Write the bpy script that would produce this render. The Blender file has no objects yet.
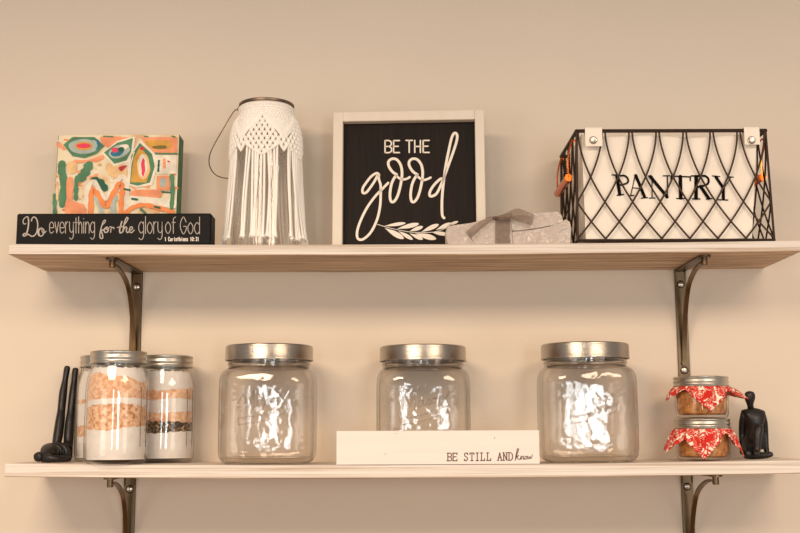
import bpy, math, random
from math import sin, cos, pi, radians as R
from mathutils import Matrix, Vector, noise
random.seed(7)
sc = bpy.context.scene

# ------------------------------------------------------------------ camera
FPX = 1100.0
PITCH, ROLL = 8.5, -0.25
CAM = Vector((-0.010, -1.864, 1.5))
cd = bpy.data.cameras.new('camera'); cam = bpy.data.objects.new('camera', cd)
sc.collection.objects.link(cam); sc.camera = cam
cd.sensor_width = 36.0; cd.lens = FPX * 36.0 / 800.0
cd.dof.use_dof = False
CROT = Matrix.Rotation(R(90 + PITCH), 3, 'X') @ Matrix.Rotation(R(ROLL), 3, 'Z')
cam.matrix_world = Matrix.Translation(CAM) @ CROT.to_4x4()

# ------------------------------------------------------------------ world, lights, exposure
wd = bpy.data.worlds.new('world'); sc.world = wd; wd.use_nodes = True
bg = wd.node_tree.nodes['Background']
bg.inputs[0].default_value = (1.0, 0.87, 0.77, 1); bg.inputs[1].default_value = 0.40

def area(name, loc, target, sx, sy, power, color):
    l = bpy.data.lights.new(name, 'AREA'); l.shape = 'RECTANGLE'; l.size = sx; l.size_y = sy
    l.energy = power; l.color = color
    o = bpy.data.objects.new(name, l); sc.collection.objects.link(o); o.location = loc
    d = (Vector(target) - Vector(loc)).normalized()
    o.rotation_euler = d.to_track_quat('-Z', 'Y').to_euler()
    return o
WARM = (1.0, 0.77, 0.56); MILD = (1.0, 0.89, 0.78); COOL = (0.86, 0.95, 1.0)
area('pendant_lamp_light', (-0.8, -1.8, 2.42), (-0.8, -1.8, 0), 0.9, 0.9, 50, WARM)
area('second_pendant_light', (1.0, -1.8, 2.42), (1.0, -1.8, 0), 0.9, 0.9, 32, WARM)
area('left_fill_light', (-2.2, -2.7, 1.3), (0, 0, 1.35), 1.0, 1.3, 11, MILD)  # soft side fill added to brighten the wall, not an actual window
area('right_fill_light', (2.3, -2.8, 1.3), (0, 0, 1.35), 1.0, 1.3, 9, MILD)  # weaker fill added on the right side, no window there
area('window_light', (1.02, -4.3, 1.40), (1.02, 0, 1.40), 0.62, 1.20, 25, COOL)
area('side_window_light', (-0.45, -4.3, 1.45), (-0.45, 0, 1.45), 0.34, 1.15, 13, COOL)

sc.view_settings.view_transform = 'Standard'; sc.view_settings.look = 'None'
sc.view_settings.exposure = -0.05; sc.view_settings.gamma = 1.0
sc.view_settings.use_curve_mapping = False
sc.cycles.transparent_max_bounces = 32
sc.cycles.max_bounces = 10

# ------------------------------------------------------------------ pixel helpers (400,266.5 centre)
def ray(px, py):
    v = Vector(((px - 400.0) / FPX, -(py - 266.5) / FPX, -1.0))
    return CROT @ v
def F(px, py, y):
    d = ray(px, py); t = (y - CAM.y) / d.y
    return CAM + d * t
def on_obj(M, ly, px, py):
    """local (x,z) where the pixel's ray meets the local plane y=ly"""
    Mi = M.inverted(); o = Mi @ CAM; d = Mi.to_3x3() @ ray(px, py)
    t = (ly - o.y) / d.y; p = o + d * t
    return (p.x, p.z)

# ------------------------------------------------------------------ materials
def lin(c):
    return tuple(((x / 255.0 + 0.055) / 1.055) ** 2.4 if x > 10 else x / 255.0 / 12.92 for x in c) + (1.0,)
def mat(name, rgb, rough=0.6, metal=0.0, noise_amt=0.0, noise_scale=60, bump=0.0, bump_scale=200, spec=0.5, stretch=None, sub=0.0):
    m = bpy.data.materials.new(name); m.use_nodes = True
    nt = m.node_tree; b = nt.nodes['Principled BSDF']
    b.inputs['Roughness'].default_value = rough; b.inputs['Metallic'].default_value = metal
    b.inputs['Specular IOR Level'].default_value = spec
    c = lin(rgb); b.inputs['Base Color'].default_value = c
    if sub: 
        b.inputs['Subsurface Weight'].default_value = sub; b.inputs['Subsurface Radius'].default_value = (.01, .008, .006); b.inputs['Subsurface Scale'].default_value = .5
    if noise_amt or bump:
        tc = nt.nodes.new('ShaderNodeTexCoord'); mp = nt.nodes.new('ShaderNodeMapping')
        nt.links.new(tc.outputs['Object'], mp.inputs[0])
        if stretch: mp.inputs['Scale'].default_value = stretch
    if noise_amt:
        n = nt.nodes.new('ShaderNodeTexNoise'); n.inputs['Scale'].default_value = noise_scale; n.inputs['Detail'].default_value = 5
        nt.links.new(mp.outputs[0], n.inputs[0])
        r = nt.nodes.new('ShaderNodeValToRGB')
        r.color_ramp.elements[0].position = .3; r.color_ramp.elements[1].position = .7
        r.color_ramp.elements[0].color = tuple(v * (1 - noise_amt) for v in c[:3]) + (1,)
        r.color_ramp.elements[1].color = tuple(min(1, v * (1 + noise_amt * .5)) for v in c[:3]) + (1,)
        nt.links.new(n.outputs[0], r.inputs[0]); nt.links.new(r.outputs[0], b.inputs['Base Color'])
    if bump:
        n2 = nt.nodes.new('ShaderNodeTexNoise'); n2.inputs['Scale'].default_value = bump_scale; n2.inputs['Detail'].default_value = 3
        nt.links.new(mp.outputs[0], n2.inputs[0])
        bp = nt.nodes.new('ShaderNodeBump'); bp.inputs['Strength'].default_value = bump; bp.inputs['Distance'].default_value = .002
        nt.links.new(n2.outputs[0], bp.inputs['Height']); nt.links.new(bp.outputs[0], b.inputs['Normal'])
    return m

def glass(name, tint=(0.970, 0.963, 0.955), edge=(0.05, 0.04, 0.03), gl=1.0, bump=0.0):
    m = bpy.data.materials.new(name); m.use_nodes = True; nt = m.node_tree; nt.nodes.clear()
    out = nt.nodes.new('ShaderNodeOutputMaterial')
    tr = nt.nodes.new('ShaderNodeBsdfTransparent'); g = nt.nodes.new('ShaderNodeBsdfGlossy'); g.inputs['Roughness'].default_value = 0.03
    g.inputs['Color'].default_value = (gl, gl, gl, 1)
    mx = nt.nodes.new('ShaderNodeMixShader'); lw = nt.nodes.new('ShaderNodeLayerWeight'); lw.inputs[0].default_value = 0.40
    fr = nt.nodes.new('ShaderNodeFresnel')
    ge = nt.nodes.new('ShaderNodeNewGeometry'); ir = nt.nodes.new('ShaderNodeMix'); ir.data_type = 'FLOAT'
    ir.inputs[2].default_value = 1.5; ir.inputs[3].default_value = 1 / 1.5
    nt.links.new(ge.outputs['Backfacing'], ir.inputs[0]); nt.links.new(ir.outputs[0], fr.inputs[0])
    rp = nt.nodes.new('ShaderNodeValToRGB'); e = rp.color_ramp.elements
    e[0].position = 0.0; e[0].color = tint + (1,)
    e[1].position = 1.0; e[1].color = edge + (1,)
    k = rp.color_ramp.elements.new(0.60); k.color = tuple(t * .975 for t in tint) + (1,)
    k = rp.color_ramp.elements.new(0.82); k.color = tuple((a * .55 + b * .45) for a, b in zip(tint, edge)) + (1,)
    nt.links.new(lw.outputs['Facing'], rp.inputs[0]); nt.links.new(rp.outputs[0], tr.inputs[0])
    nt.links.new(fr.outputs[0], mx.inputs[0]); nt.links.new(tr.outputs[0], mx.inputs[1]); nt.links.new(g.outputs[0], mx.inputs[2])
    nt.links.new(mx.outputs[0], out.inputs[0])
    if bump:
        tc = nt.nodes.new('ShaderNodeTexCoord'); n2 = nt.nodes.new('ShaderNodeTexNoise'); n2.inputs['Scale'].default_value = 28
        nt.links.new(tc.outputs['Object'], n2.inputs[0])
        bp = nt.nodes.new('ShaderNodeBump'); bp.inputs['Strength'].default_value = bump; bp.inputs['Distance'].default_value = .004
        nt.links.new(n2.outputs[0], bp.inputs['Height']); nt.links.new(bp.outputs[0], g.inputs['Normal'])
    return m

def sheer(name, rgb, alpha):
    m = bpy.data.materials.new(name); m.use_nodes = True; nt = m.node_tree; b = nt.nodes['Principled BSDF']
    b.inputs['Base Color'].default_value = lin(rgb); b.inputs['Roughness'].default_value = .45
    b.inputs['Alpha'].default_value = alpha
    return m

def wood(name, light, dark, sx=1.5, s=40, p0=.35, p1=.62, bump=.25):
    m = bpy.data.materials.new(name); m.use_nodes = True; nt = m.node_tree; b = nt.nodes['Principled BSDF']
    b.inputs['Roughness'].default_value = .62
    tc = nt.nodes.new('ShaderNodeTexCoord'); mp = nt.nodes.new('ShaderNodeMapping'); mp.inputs['Scale'].default_value = (sx / s, 1, 2.2)
    nt.links.new(tc.outputs['Object'], mp.inputs[0])
    n = nt.nodes.new('ShaderNodeTexNoise'); n.inputs['Scale'].default_value = s * 2.2; n.inputs['Detail'].default_value = 8; n.inputs['Roughness'].default_value = .65
    n.inputs['Distortion'].default_value = .4
    nt.links.new(mp.outputs[0], n.inputs[0])
    r = nt.nodes.new('ShaderNodeValToRGB'); r.color_ramp.elements[0].position = p0; r.color_ramp.elements[1].position = p1
    r.color_ramp.elements[0].color = lin(dark); r.color_ramp.elements[1].color = lin(light)
    nt.links.new(n.outputs[0], r.inputs[0]); nt.links.new(r.outputs[0], b.inputs['Base Color'])
    bp = nt.nodes.new('ShaderNodeBump'); bp.inputs['Strength'].default_value = bump; bp.inputs['Distance'].default_value = .001
    nt.links.new(n.outputs[0], bp.inputs['Height']); nt.links.new(bp.outputs[0], b.inputs['Normal'])
    return m

def speckle(name, a, b_, c_=None, scale=180, p=(.42, .58), bump=.6):
    m = bpy.data.materials.new(name); m.use_nodes = True; nt = m.node_tree; b = nt.nodes['Principled BSDF']
    b.inputs['Roughness'].default_value = .9
    tc = nt.nodes.new('ShaderNodeTexCoord')
    n = nt.nodes.new('ShaderNodeTexNoise'); n.inputs['Scale'].default_value = scale; n.inputs['Detail'].default_value = 3
    nt.links.new(tc.outputs['Object'], n.inputs[0])
    r = nt.nodes.new('ShaderNodeValToRGB'); e = r.color_ramp.elements
    e[0].position = p[0]; e[1].position = p[1]; e[0].color = lin(a); e[1].color = lin(b_)
    if c_:
        k = e.new((p[0] + p[1]) / 2); k.color = lin(c_)
    nt.links.new(n.outputs[0], r.inputs[0]); nt.links.new(r.outputs[0], b.inputs['Base Color'])
    bp = nt.nodes.new('ShaderNodeBump'); bp.inputs['Strength'].default_value = bump; bp.inputs['Distance'].default_value = .001
    nt.links.new(n.outputs[0], bp.inputs['Height']); nt.links.new(bp.outputs[0], b.inputs['Normal'])
    return m

M = {}
M['wall'] = mat('wall_paint', (225, 210, 191), .85, bump=.12, bump_scale=90, noise_amt=.02, noise_scale=3)
M['floor'] = wood('floor_wood', (150, 115, 80), (95, 68, 45), 3, 12)
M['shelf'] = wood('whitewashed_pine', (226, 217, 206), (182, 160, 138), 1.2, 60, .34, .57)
M['shelf_under'] = wood('streaked_pine', (232, 204, 172), (140, 108, 78), 2.2, 55, .34, .62)  # browner, more strongly streaked pine for the downward faces
M['bracket'] = mat('bronze_metal', (110, 90, 68), .34, 1.0, noise_amt=.12, noise_scale=60)
M['screw'] = mat('screw_steel', (205, 195, 180), .3, 1.0, noise_amt=.05)
M['lid'] = mat('brushed_nickel', (176, 168, 158), .26, 1.0, bump=.12, bump_scale=60, stretch=(1, 1, 30), noise_amt=.05, noise_scale=40)
M['ring'] = mat('zinc_lid', (196, 190, 178), .34, 1.0, noise_amt=.06, noise_scale=80)
M['wire'] = mat('dark_wire', (62, 46, 35), .5, .7, noise_amt=.15, noise_scale=150)
M['bail'] = mat('bail_wire', (120, 105, 90), .35, 1.0, noise_amt=.1, noise_scale=100)
M['copper'] = mat('copper', (226, 108, 40), .2, 1.0, noise_amt=.1, noise_scale=90)
M['black'] = mat('black_paint', (13, 9, 8), .6, spec=.2, bump=.3, bump_scale=120, noise_amt=.3, noise_scale=40)
M['figure'] = mat('black_resin', (22, 18, 17), .42, bump=.25, bump_scale=140, noise_amt=.2, noise_scale=80)
M['white_ink'] = mat('white_lettering', (240, 228, 212), .7, noise_amt=.03)
M['grey_ink'] = mat('silver_lettering', (184, 172, 160), .7, noise_amt=.05)
M['black_ink'] = mat('black_lettering', (16, 11, 9), .9, spec=.1, noise_amt=.05)
M['brown_ink'] = mat('brown_lettering', (110, 72, 62), .8, noise_amt=.05)
M['frame'] = mat('cream_frame', (226, 213, 196), .6, noise_amt=.05, noise_scale=50, stretch=(1, 1, .1), bump=.1)
M['block'] = mat('white_block_paint', (230, 223, 213), .75, noise_amt=.04, noise_scale=70, stretch=(.1, 1, 1), bump=.25, bump_scale=90)
M['cotton'] = mat('cotton_cord', (253, 247, 238), .95, noise_amt=.04, noise_scale=300, bump=.25, bump_scale=600)
M['linen'] = mat('linen_liner', (246, 234, 218), .95, noise_amt=.05, noise_scale=14, bump=1.0, bump_scale=14, stretch=(1, 1, 1))
M['glass'] = glass('clear_glass', bump=.65); M['thick_glass'] = glass('thick_glass', (.80, .78, .755), (.06, .05, .04), bump=.4)
M['glass_small'] = glass('jar_glass', (0.985, .98, .975), (.26, .21, .17))
M['emboss'] = glass('embossed_glass', (0.95, .94, .93), (.5, .46, .42), 1.0)
M['mark'] = mat('gauge_line', (70, 58, 48), .4, noise_amt=.05)
M['flour'] = speckle('flour', (232, 225, 215), (240, 235, 228), None, 90, (.3, .7), .2)
M['peach'] = speckle('brown_sugar', (224, 170, 130), (242, 204, 168), None, 150)
M['chips'] = speckle('chips_mix', (150, 100, 64), (242, 210, 172), (226, 168, 120), 190, (.30, .66), 1)
M['dark_chips'] = speckle('dark_chips', (44, 36, 28), (214, 170, 122), (86, 68, 48), 230, (.40, .66), 1)
M['preserve'] = speckle('fruit_preserve', (150, 92, 38), (216, 152, 78), (190, 122, 52), 110, (.35, .65), .3)
M['frost'] = None

# ------------------------------------------------------------------ mesh builder
class MB:
    def __init__(s): s.v = []; s.f = []; s.m = []
    def add(s, vs, fs, mi=0):
        o = len(s.v); s.v += [tuple(v) for v in vs]; s.f += [tuple(i + o for i in f) for f in fs]; s.m += [mi] * len(fs)
    def box(s, x0, x1, y0, y1, z0, z1, mi=0, bev=0.0):
        if bev <= 0:
            vs = [(x, y, z) for z in (z0, z1) for y in (y0, y1) for x in (x0, x1)]
            s.add(vs, [(0, 2, 3, 1), (4, 5, 7, 6), (0, 1, 5, 4), (2, 6, 7, 3), (0, 4, 6, 2), (1, 3, 7, 5)], mi); return
        b = bev
        vs = []
        for sx, X in ((1, x0), (-1, x1)):
            for sy, Y in ((1, y0), (-1, y1)):
                for sz, Z in ((1, z0), (-1, z1)):
                    vs += [(X, Y + sy * b, Z + sz * b), (X + sx * b, Y, Z + sz * b), (X + sx * b, Y + sy * b, Z)]
        def I(ix, iy, iz, k): return ((ix * 2 + iy) * 2 + iz) * 3 + k
        fs = [(I(0,0,0,0),I(0,0,1,0),I(0,1,1,0),I(0,1,0,0)), (I(1,0,0,0),I(1,1,0,0),I(1,1,1,0),I(1,0,1,0)),
              (I(0,0,0,1),I(1,0,0,1),I(1,0,1,1),I(0,0,1,1)), (I(0,1,0,1),I(0,1,1,1),I(1,1,1,1),I(1,1,0,1)),
              (I(0,0,0,2),I(0,1,0,2),I(1,1,0,2),I(1,0,0,2)), (I(0,0,1,2),I(1,0,1,2),I(1,1,1,2),I(0,1,1,2))]
        for a in (0, 1):
            for c in (0, 1):
                fs.append((I(a,c,0,0),I(a,c,1,0),I(a,c,1,1),I(a,c,0,1)))
                fs.append((I(a,0,c,0),I(a,1,c,0),I(a,1,c,2),I(a,0,c,2)))
                fs.append((I(0,a,c,1),I(1,a,c,1),I(1,a,c,2),I(0,a,c,2)))
        for a in (0, 1):
            for c in (0, 1):
                for d in (0, 1): fs.append((I(a,c,d,0),I(a,c,d,1),I(a,c,d,2)))
        s.add(vs, fs, mi)
    def tube(s, pts, r, n=8, mi=0, closed=False, cap=True):
        pts = [Vector(p) for p in pts]; N = len(pts)
        rs = r if isinstance(r, (list, tuple)) else [r] * N
        t0 = None; up = None; vs = []
        for i, p in enumerate(pts):
            if closed: t = pts[(i + 1) % N] - pts[i - 1]
            else: t = pts[min(i + 1, N - 1)] - pts[max(i - 1, 0)]
            t = t.normalized() if t.length > 1e-9 else Vector((0, 0, 1))
            if up is None:
                up = t.cross(Vector((0, 0, 1)) if abs(t.z) < .9 else Vector((0, 1, 0))).normalized()
            else:
                up = (up - t * up.dot(t)).normalized()
            w = t.cross(up)
            for k in range(n):
                a = 2 * pi * k / n; vs.append(p + (up * cos(a) + w * sin(a)) * rs[i])
        fs = []
        for i in range(N if closed else N - 1):
            j = (i + 1) % N
            for k in range(n): fs.append((i * n + k, i * n + (k + 1) % n, j * n + (k + 1) % n, j * n + k))
        if cap and not closed:
            fs.append(tuple(reversed(range(n)))); fs.append(tuple((N - 1) * n + k for k in range(n)))
        s.add(vs, fs, mi)
    def lathe(s, prof, n=64, c=(0, 0, 0), mi=0, closed=False, rot=0):
        vs = []
        for q in prof:
            r, z = q[0], q[1]; p = q[2] if len(q) > 2 else 2
            for k in range(n):
                a = 2 * pi * k / n + rot
                f = 1 / (abs(cos(a)) ** p + abs(sin(a)) ** p) ** (1 / p)
                vs.append((c[0] + r * f * cos(a), c[1] + r * f * sin(a), c[2] + z))
        fs = []; N = len(prof)
        for i in range(N if closed else N - 1):
            j = (i + 1) % N
            for k in range(n): fs.append((i * n + k, i * n + (k + 1) % n, j * n + (k + 1) % n, j * n + k))
        s.add(vs, fs, mi)
    def ball(s, c, rx, ry=None, rz=None, n=8, mi=0):
        ry = ry or rx; rz = rz or rx; vs = []; fs = []
        m = max(3, n // 2)
        for i in range(m + 1):
            ph = pi * i / m
            for k in range(n):
                a = 2 * pi * k / n
                vs.append((c[0] + rx * sin(ph) * cos(a), c[1] + ry * sin(ph) * sin(a), c[2] + rz * cos(ph)))
        for i in range(m):
            for k in range(n): fs.append((i * n + k, (i + 1) * n + k, (i + 1) * n + (k + 1) % n, i * n + (k + 1) % n))
        s.add(vs, fs, mi)
    def ribbon(s, pts, w, y, t=.0005, mi=0, ncap=5):
        """flat stroke of width w in the local XZ plane, front face at y-t"""
        P = [Vector((p[0], p[1])) for p in pts]; N = len(P)
        ws = w if isinstance(w, (list, tuple)) else [w] * N
        L, Rr = [], []
        for i in range(N):
            d = P[min(i + 1, N - 1)] - P[max(i - 1, 0)]
            d = d.normalized() if d.length > 1e-9 else Vector((1, 0))
            nn = Vector((-d.y, d.x)) * ws[i] / 2
            L.append(P[i] + nn); Rr.append(P[i] - nn)
            if i == 0: d0 = d
            d1 = d
        def arc(c, d, r, sg):
            out = []
            for k in range(1, ncap):
                a = pi * k / ncap
                base = Vector((-d.y, d.x)) * sg
                out.append(c + (base * cos(a) + d * sg * sin(a) * 1.0) * r)
            return out
        vs = []; 
        for i in range(N): vs += [(L[i].x, y - t, L[i].y), (Rr[i].x, y - t, Rr[i].y)]
        fs = [(2 * i, 2 * i + 1, 2 * i + 3, 2 * i + 2) for i in range(N - 1)]
        s.add(vs, fs, mi)
        for c, d, r, sg in ((P[-1], d1, ws[-1] / 2, 1), (P[0], d0, ws[0] / 2, -1)):
            out = [c + Vector((-d.y, d.x)) * sg * r] + arc(c, d, r, sg) + [c - Vector((-d.y, d.x)) * sg * r]
            s.add([(p.x, y - t, p.y) for p in out], [tuple(reversed(range(len(out))))], mi)
        # sides
        vs = []
        for i in range(N): vs += [(L[i].x, y - t, L[i].y), (L[i].x, y, L[i].y), (Rr[i].x, y - t, Rr[i].y), (Rr[i].x, y, Rr[i].y)]
        fs = []
        for i in range(N - 1): a = 4 * i; fs += [(a, a + 4, a + 5, a + 1), (a + 2, a + 3, a + 7, a + 6)]
        s.add(vs, fs, mi)
    def poly(s, pts, y, t=.0003, mi=0):
        n = len(pts)
        a = sum(pts[i][0] * pts[(i + 1) % n][1] - pts[(i + 1) % n][0] * pts[i][1] for i in range(n))
        if a > 0: pts = list(pts)[::-1]
        vs = [(p[0], y - t, p[1]) for p in pts] + [(p[0], y, p[1]) for p in pts]
        fs = [tuple(reversed(range(n)))] + [(i, (i + 1) % n, n + (i + 1) % n, n + i) for i in range(n)]
        s.add(vs, fs, mi)
    def build(s, name, mats, parent=None, smooth=False, label=None, flat_angle=None):
        me = bpy.data.meshes.new(name); me.from_pydata(s.v, [], s.f)
        mats = mats if isinstance(mats, (list, tuple)) else [mats]
        for m in mats: me.materials.append(m)
        for p, mi in zip(me.polygons, s.m): p.material_index = mi
        me.validate(); me.update()
        import bmesh
        bm = bmesh.new(); bm.from_mesh(me); bmesh.ops.remove_doubles(bm, verts=bm.verts, dist=1e-7)
        bmesh.ops.recalc_face_normals(bm, faces=bm.faces) if smooth != 'keep' else None
        bm.to_mesh(me); bm.free()
        if smooth:
            for p in me.polygons: p.use_smooth = True
            try: me.set_sharp_from_angle(angle=R(flat_angle or 40))
            except Exception: pass
        o = bpy.data.objects.new(name, me); sc.collection.objects.link(o)
        if parent: o.parent = parent
        if label: o['label'] = label
        return o

def thing(name, label, cat, loc=(0, 0, 0), rz=0, rx=0, group=None):
    o = bpy.data.objects.new(name, None); sc.collection.objects.link(o)
    o.empty_display_size = .02
    o.location = loc; o.rotation_euler = (rx, 0, rz); o['label'] = label; o['category'] = cat
    if group: o['group'] = group
    o.matrix_world = Matrix.Translation(loc) @ Matrix.Rotation(rz, 4, 'Z') @ Matrix.Rotation(rx, 4, 'X')
    return o
def mw(o): return Matrix.Translation(o.location) @ o.rotation_euler.to_matrix().to_4x4()
def tag(o, label, cat, group=None):
    o['label'] = label; o['category'] = cat
    if group: o['group'] = group
def dup(root, loc, label, rz=None, group=None):
    r = root.copy(); sc.collection.objects.link(r); r.location = loc; r['label'] = label
    if rz is not None: r.rotation_euler = (0, 0, rz)
    if group: r['group'] = group
    for ch in list(root.children):
        c = ch.copy(); sc.collection.objects.link(c); c.parent = r
        for g in list(ch.children):
            d = g.copy(); sc.collection.objects.link(d); d.parent = c
    return r
def smooth_pts(pts, k=5, closed=False):
    P = [Vector(p) for p in pts]; N = len(P)
    if N < 3: return P
    out = []
    for i in range(N if closed else N - 1):
        if closed: a, b, c, d = P[i - 1], P[i], P[(i + 1) % N], P[(i + 2) % N]
        else: a, b, c, d = P[max(i - 1, 0)], P[i], P[i + 1], P[min(i + 2, N - 1)]
        for j in range(k):
            t = j / k
            out.append(0.5 * ((2 * b) + (-a + c) * t + (2 * a - 5 * b + 4 * c - d) * t * t + (-a + 3 * b - 3 * c + d) * t ** 3))
    if not closed: out.append(P[-1])
    return out

# ------------------------------------------------------------------ structure
def struct(o): o['kind'] = 'structure'; return o
w = MB(); w.box(-2.2, 2.2, 0, .12, 0, 2.9); struct(w.build('wall_back', M['wall']))
w = MB(); w.box(-2.2, 2.2, -5, 0, -.1, 0); struct(w.build('floor', M['floor']))

# ------------------------------------------------------------------ shelves
SD, HW = .184, .61
ZU0 = F(405, 244.3, -SD).z; ZL0 = F(405, 465.2, -SD).z
SAG_U, SAG_L = .0032, .0050
def zu(x): return ZU0 + SAG_U * (x / HW) ** 2
def zl(x): return ZL0 + SAG_L * (x / HW) ** 2
def ztop(f, x0, x1): return max(f(x0), f(x1)) + .0002
def shelf(name_label, z0, sag, th, HL, HR):
    N = 48; mb = MB(); vs = []
    b = .0012
    ring = [(-SD, z_) for z_ in ()]
    for i in range(N + 1):
        x = HL + (HR - HL) * i / N; z = z0 + sag * (x / HW) ** 2
        vs += [(x, -SD + b, z), (x, 0, z), (x, 0, z - th), (x, -SD + b, z - th), (x, -SD, z - th + b), (x, -SD, z - b)]
    fs = []
    for i in range(N):
        a = i * 6
        for k in range(6): fs.append((a + k, a + (k + 1) % 6, a + 6 + (k + 1) % 6, a + 6 + k))
    fs.append(tuple(range(6))); fs.append(tuple(reversed(range(N * 6, N * 6 + 6))))
    mb.add(vs, fs)
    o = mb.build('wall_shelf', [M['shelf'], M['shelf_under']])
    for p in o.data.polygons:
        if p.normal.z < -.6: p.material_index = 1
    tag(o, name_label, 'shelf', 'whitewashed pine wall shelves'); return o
TU, TL = .0166, .0195
shelf('upper whitewashed pine board shelf holding the framed sign and wire basket', ZU0, SAG_U, TU, -.615, .612)
shelf('lower whitewashed pine board shelf holding the glass jars', ZL0, SAG_L, TL, -.605, .615)

# ------------------------------------------------------------------ brackets
def make_bracket(loc, label):
    t = thing('shelf_bracket', label, 'bracket', loc, group='bronze shelf brackets')
    m = MB(); W = .0098
    # L of flat bar: top arm and wall plate with a rounded front end
    m.box(-W, W, -.155, 0, -.0032, 0, bev=.0006)
    pts = [(-W, -.155)] + [(W * cos(a), -.155 - W * sin(a)) for a in [pi - pi * k / 12 for k in range(13)]] + [(W, -.155)]
    n = len(pts)
    m.add([(x, y, -.0032) for x, y in pts] + [(x, y, 0) for x, y in pts],
          [tuple(range(n)), tuple(reversed(range(n, 2 * n)))] + [(i, (i + 1) % n, n + (i + 1) % n, n + i) for i in range(n)])
    m.build('top_arm', M['bracket'], t)
    m = MB(); m.box(-W, W, -.0032, 0, -.192, -.0033, bev=.0006)
    for s_ in (-1, 1):   # small gusset swell at the elbow
        m.tube([(s_ * W * .86, -.006, -.004), (s_ * W * .86, -.0036, -.02)], .0012, 6)
    m.build('wall_plate', M['bracket'], t)
    m = MB()
    pts = smooth_pts([(0, -.151, -.0095), (0, -.122, -.0105), (0, -.088, -.018), (0, -.056, -.033), (0, -.036, -.057), (0, -.021, -.090), (0, -.011, -.125), (0, -.0055, -.158)], 6)
    # flat bar brace: width .0075, thickness .003
    vs = []; N = len(pts)
    for i, p in enumerate(pts):
        d = (pts[min(i + 1, N - 1)] - pts[max(i - 1, 0)]).normalized(); nn = Vector((0, -d.z, d.y))
        for a, b in ((-.0036, -.0018), (.0036, -.0018), (.0036, .0018), (-.0036, .0018)): vs.append(p + Vector((a, 0, 0)) + nn * b)
    fs = [(i * 4 + k, i * 4 + (k + 1) % 4, i * 4 + 4 + (k + 1) % 4, i * 4 + 4 + k) for i in range(N - 1) for k in range(4)]
    fs += [(0, 1, 2, 3), tuple(reversed(range((N - 1) * 4, N * 4)))]
    m.add(vs, fs); m.build('brace', M['bracket'], t, smooth=True)
    m = MB(); m.lathe([(.0001, -.0152), (.0042, -.0152), (.005, -.0144), (.005, -.0033), (.0001, -.0033)], 20, (0, -.153, 0))
    m.build('boss', M['bracket'], t, smooth=True)
    def screw(z, y=-.0033, r=.0042):
        mm = MB(); vs = []; n = 16
        for rr, yy in ((r, y), (r * .92, y - .0012), (r * .5, y - .0022), (.0001, y - .0025)):
            for k in range(n): vs.append((rr * cos(2 * pi * k / n), yy, z + rr * sin(2 * pi * k / n)))
        fs = [(i * n + k, i * n + (k + 1) % n, (i + 1) * n + (k + 1) % n, (i + 1) * n + k) for i in range(3) for k in range(n)]
        mm.add(vs, fs); mm.tube([(r * 1.12 * cos(2 * pi * k / 20), y - .0004, z + r * 1.12 * sin(2 * pi * k / 20)) for k in range(20)], .0007, 5, mi=1, closed=True); return mm
    for z in (-.0255, -.172): screw(z, r=.0054).build('screw', [M['screw'], M['wire']], t, smooth=True)
    m = MB(); vs = []
    m.tube([(0, -.0033, -.160), (0, -.0085, -.160)], .0048, 14); m.build('rivet', M['bracket'], t, smooth=True)
    return t
xl = F(137, 290, 0).x; xr = F(680.3, 286, 0).x
zub = ZU0 - TU; zlb = ZL0 - TL
du, dl = SAG_U * (xl / HW) ** 2, SAG_L * (xl / HW) ** 2
b0 = make_bracket((xl, -.0002, zub + du - .0003), 'bronze metal bracket under the left of the upper shelf, above the mason jars')
b0.rotation_euler = (0, 0, R(-1.2))
dup(b0, (xr, -.0002, zub + SAG_U * (xr / HW) ** 2 - .0003), 'bronze metal bracket under the right of the upper shelf, below the pantry basket', rz=0)
dup(b0, (F(129.5, 505, 0).x, -.0002, zlb + dl - .0003), 'bronze metal bracket under the left of the lower shelf', rz=R(2.4))
dup(b0, (F(687.5, 505, 0).x, -.0002, zlb + SAG_L * (xr / HW) ** 2 - .0003), 'bronze metal bracket under the right of the lower shelf', rz=R(2.1))

# ------------------------------------------------------------------ lettering helpers
def tr(root, ly, ox, oy, s, pts):
    Mw = mw(root); return [on_obj(Mw, ly, ox + p[0] / s, oy + p[1] / s) for p in pts]
def strokes(mb, root, ly, ox, oy, s, sts, w, smooth=True, mi=0, t=.0005):
    """sts: lists of crop pixel points; w: width in crop px"""
    Mw = mw(root); a = Vector(on_obj(Mw, ly, ox, oy)); b = Vector(on_obj(Mw, ly, ox + 100 / s, oy)); k = (b - a).length / 100
    for st in sts:
        ww = w
        if isinstance(st, tuple): ww, st = st
        p = smooth_pts([Vector((q[0], q[1])) for q in st], 5) if smooth and len(st) > 2 else [Vector(q) for q in st]
        P = tr(root, ly, ox, oy, s, p)
        wl = [ww * k] * len(P) if isinstance(ww, (int, float)) else [(ww[0] + (ww[1] - ww[0]) * i / (len(P) - 1)) * k for i in range(len(P))]
        mb.ribbon(P, wl, ly, t, mi)

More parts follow.
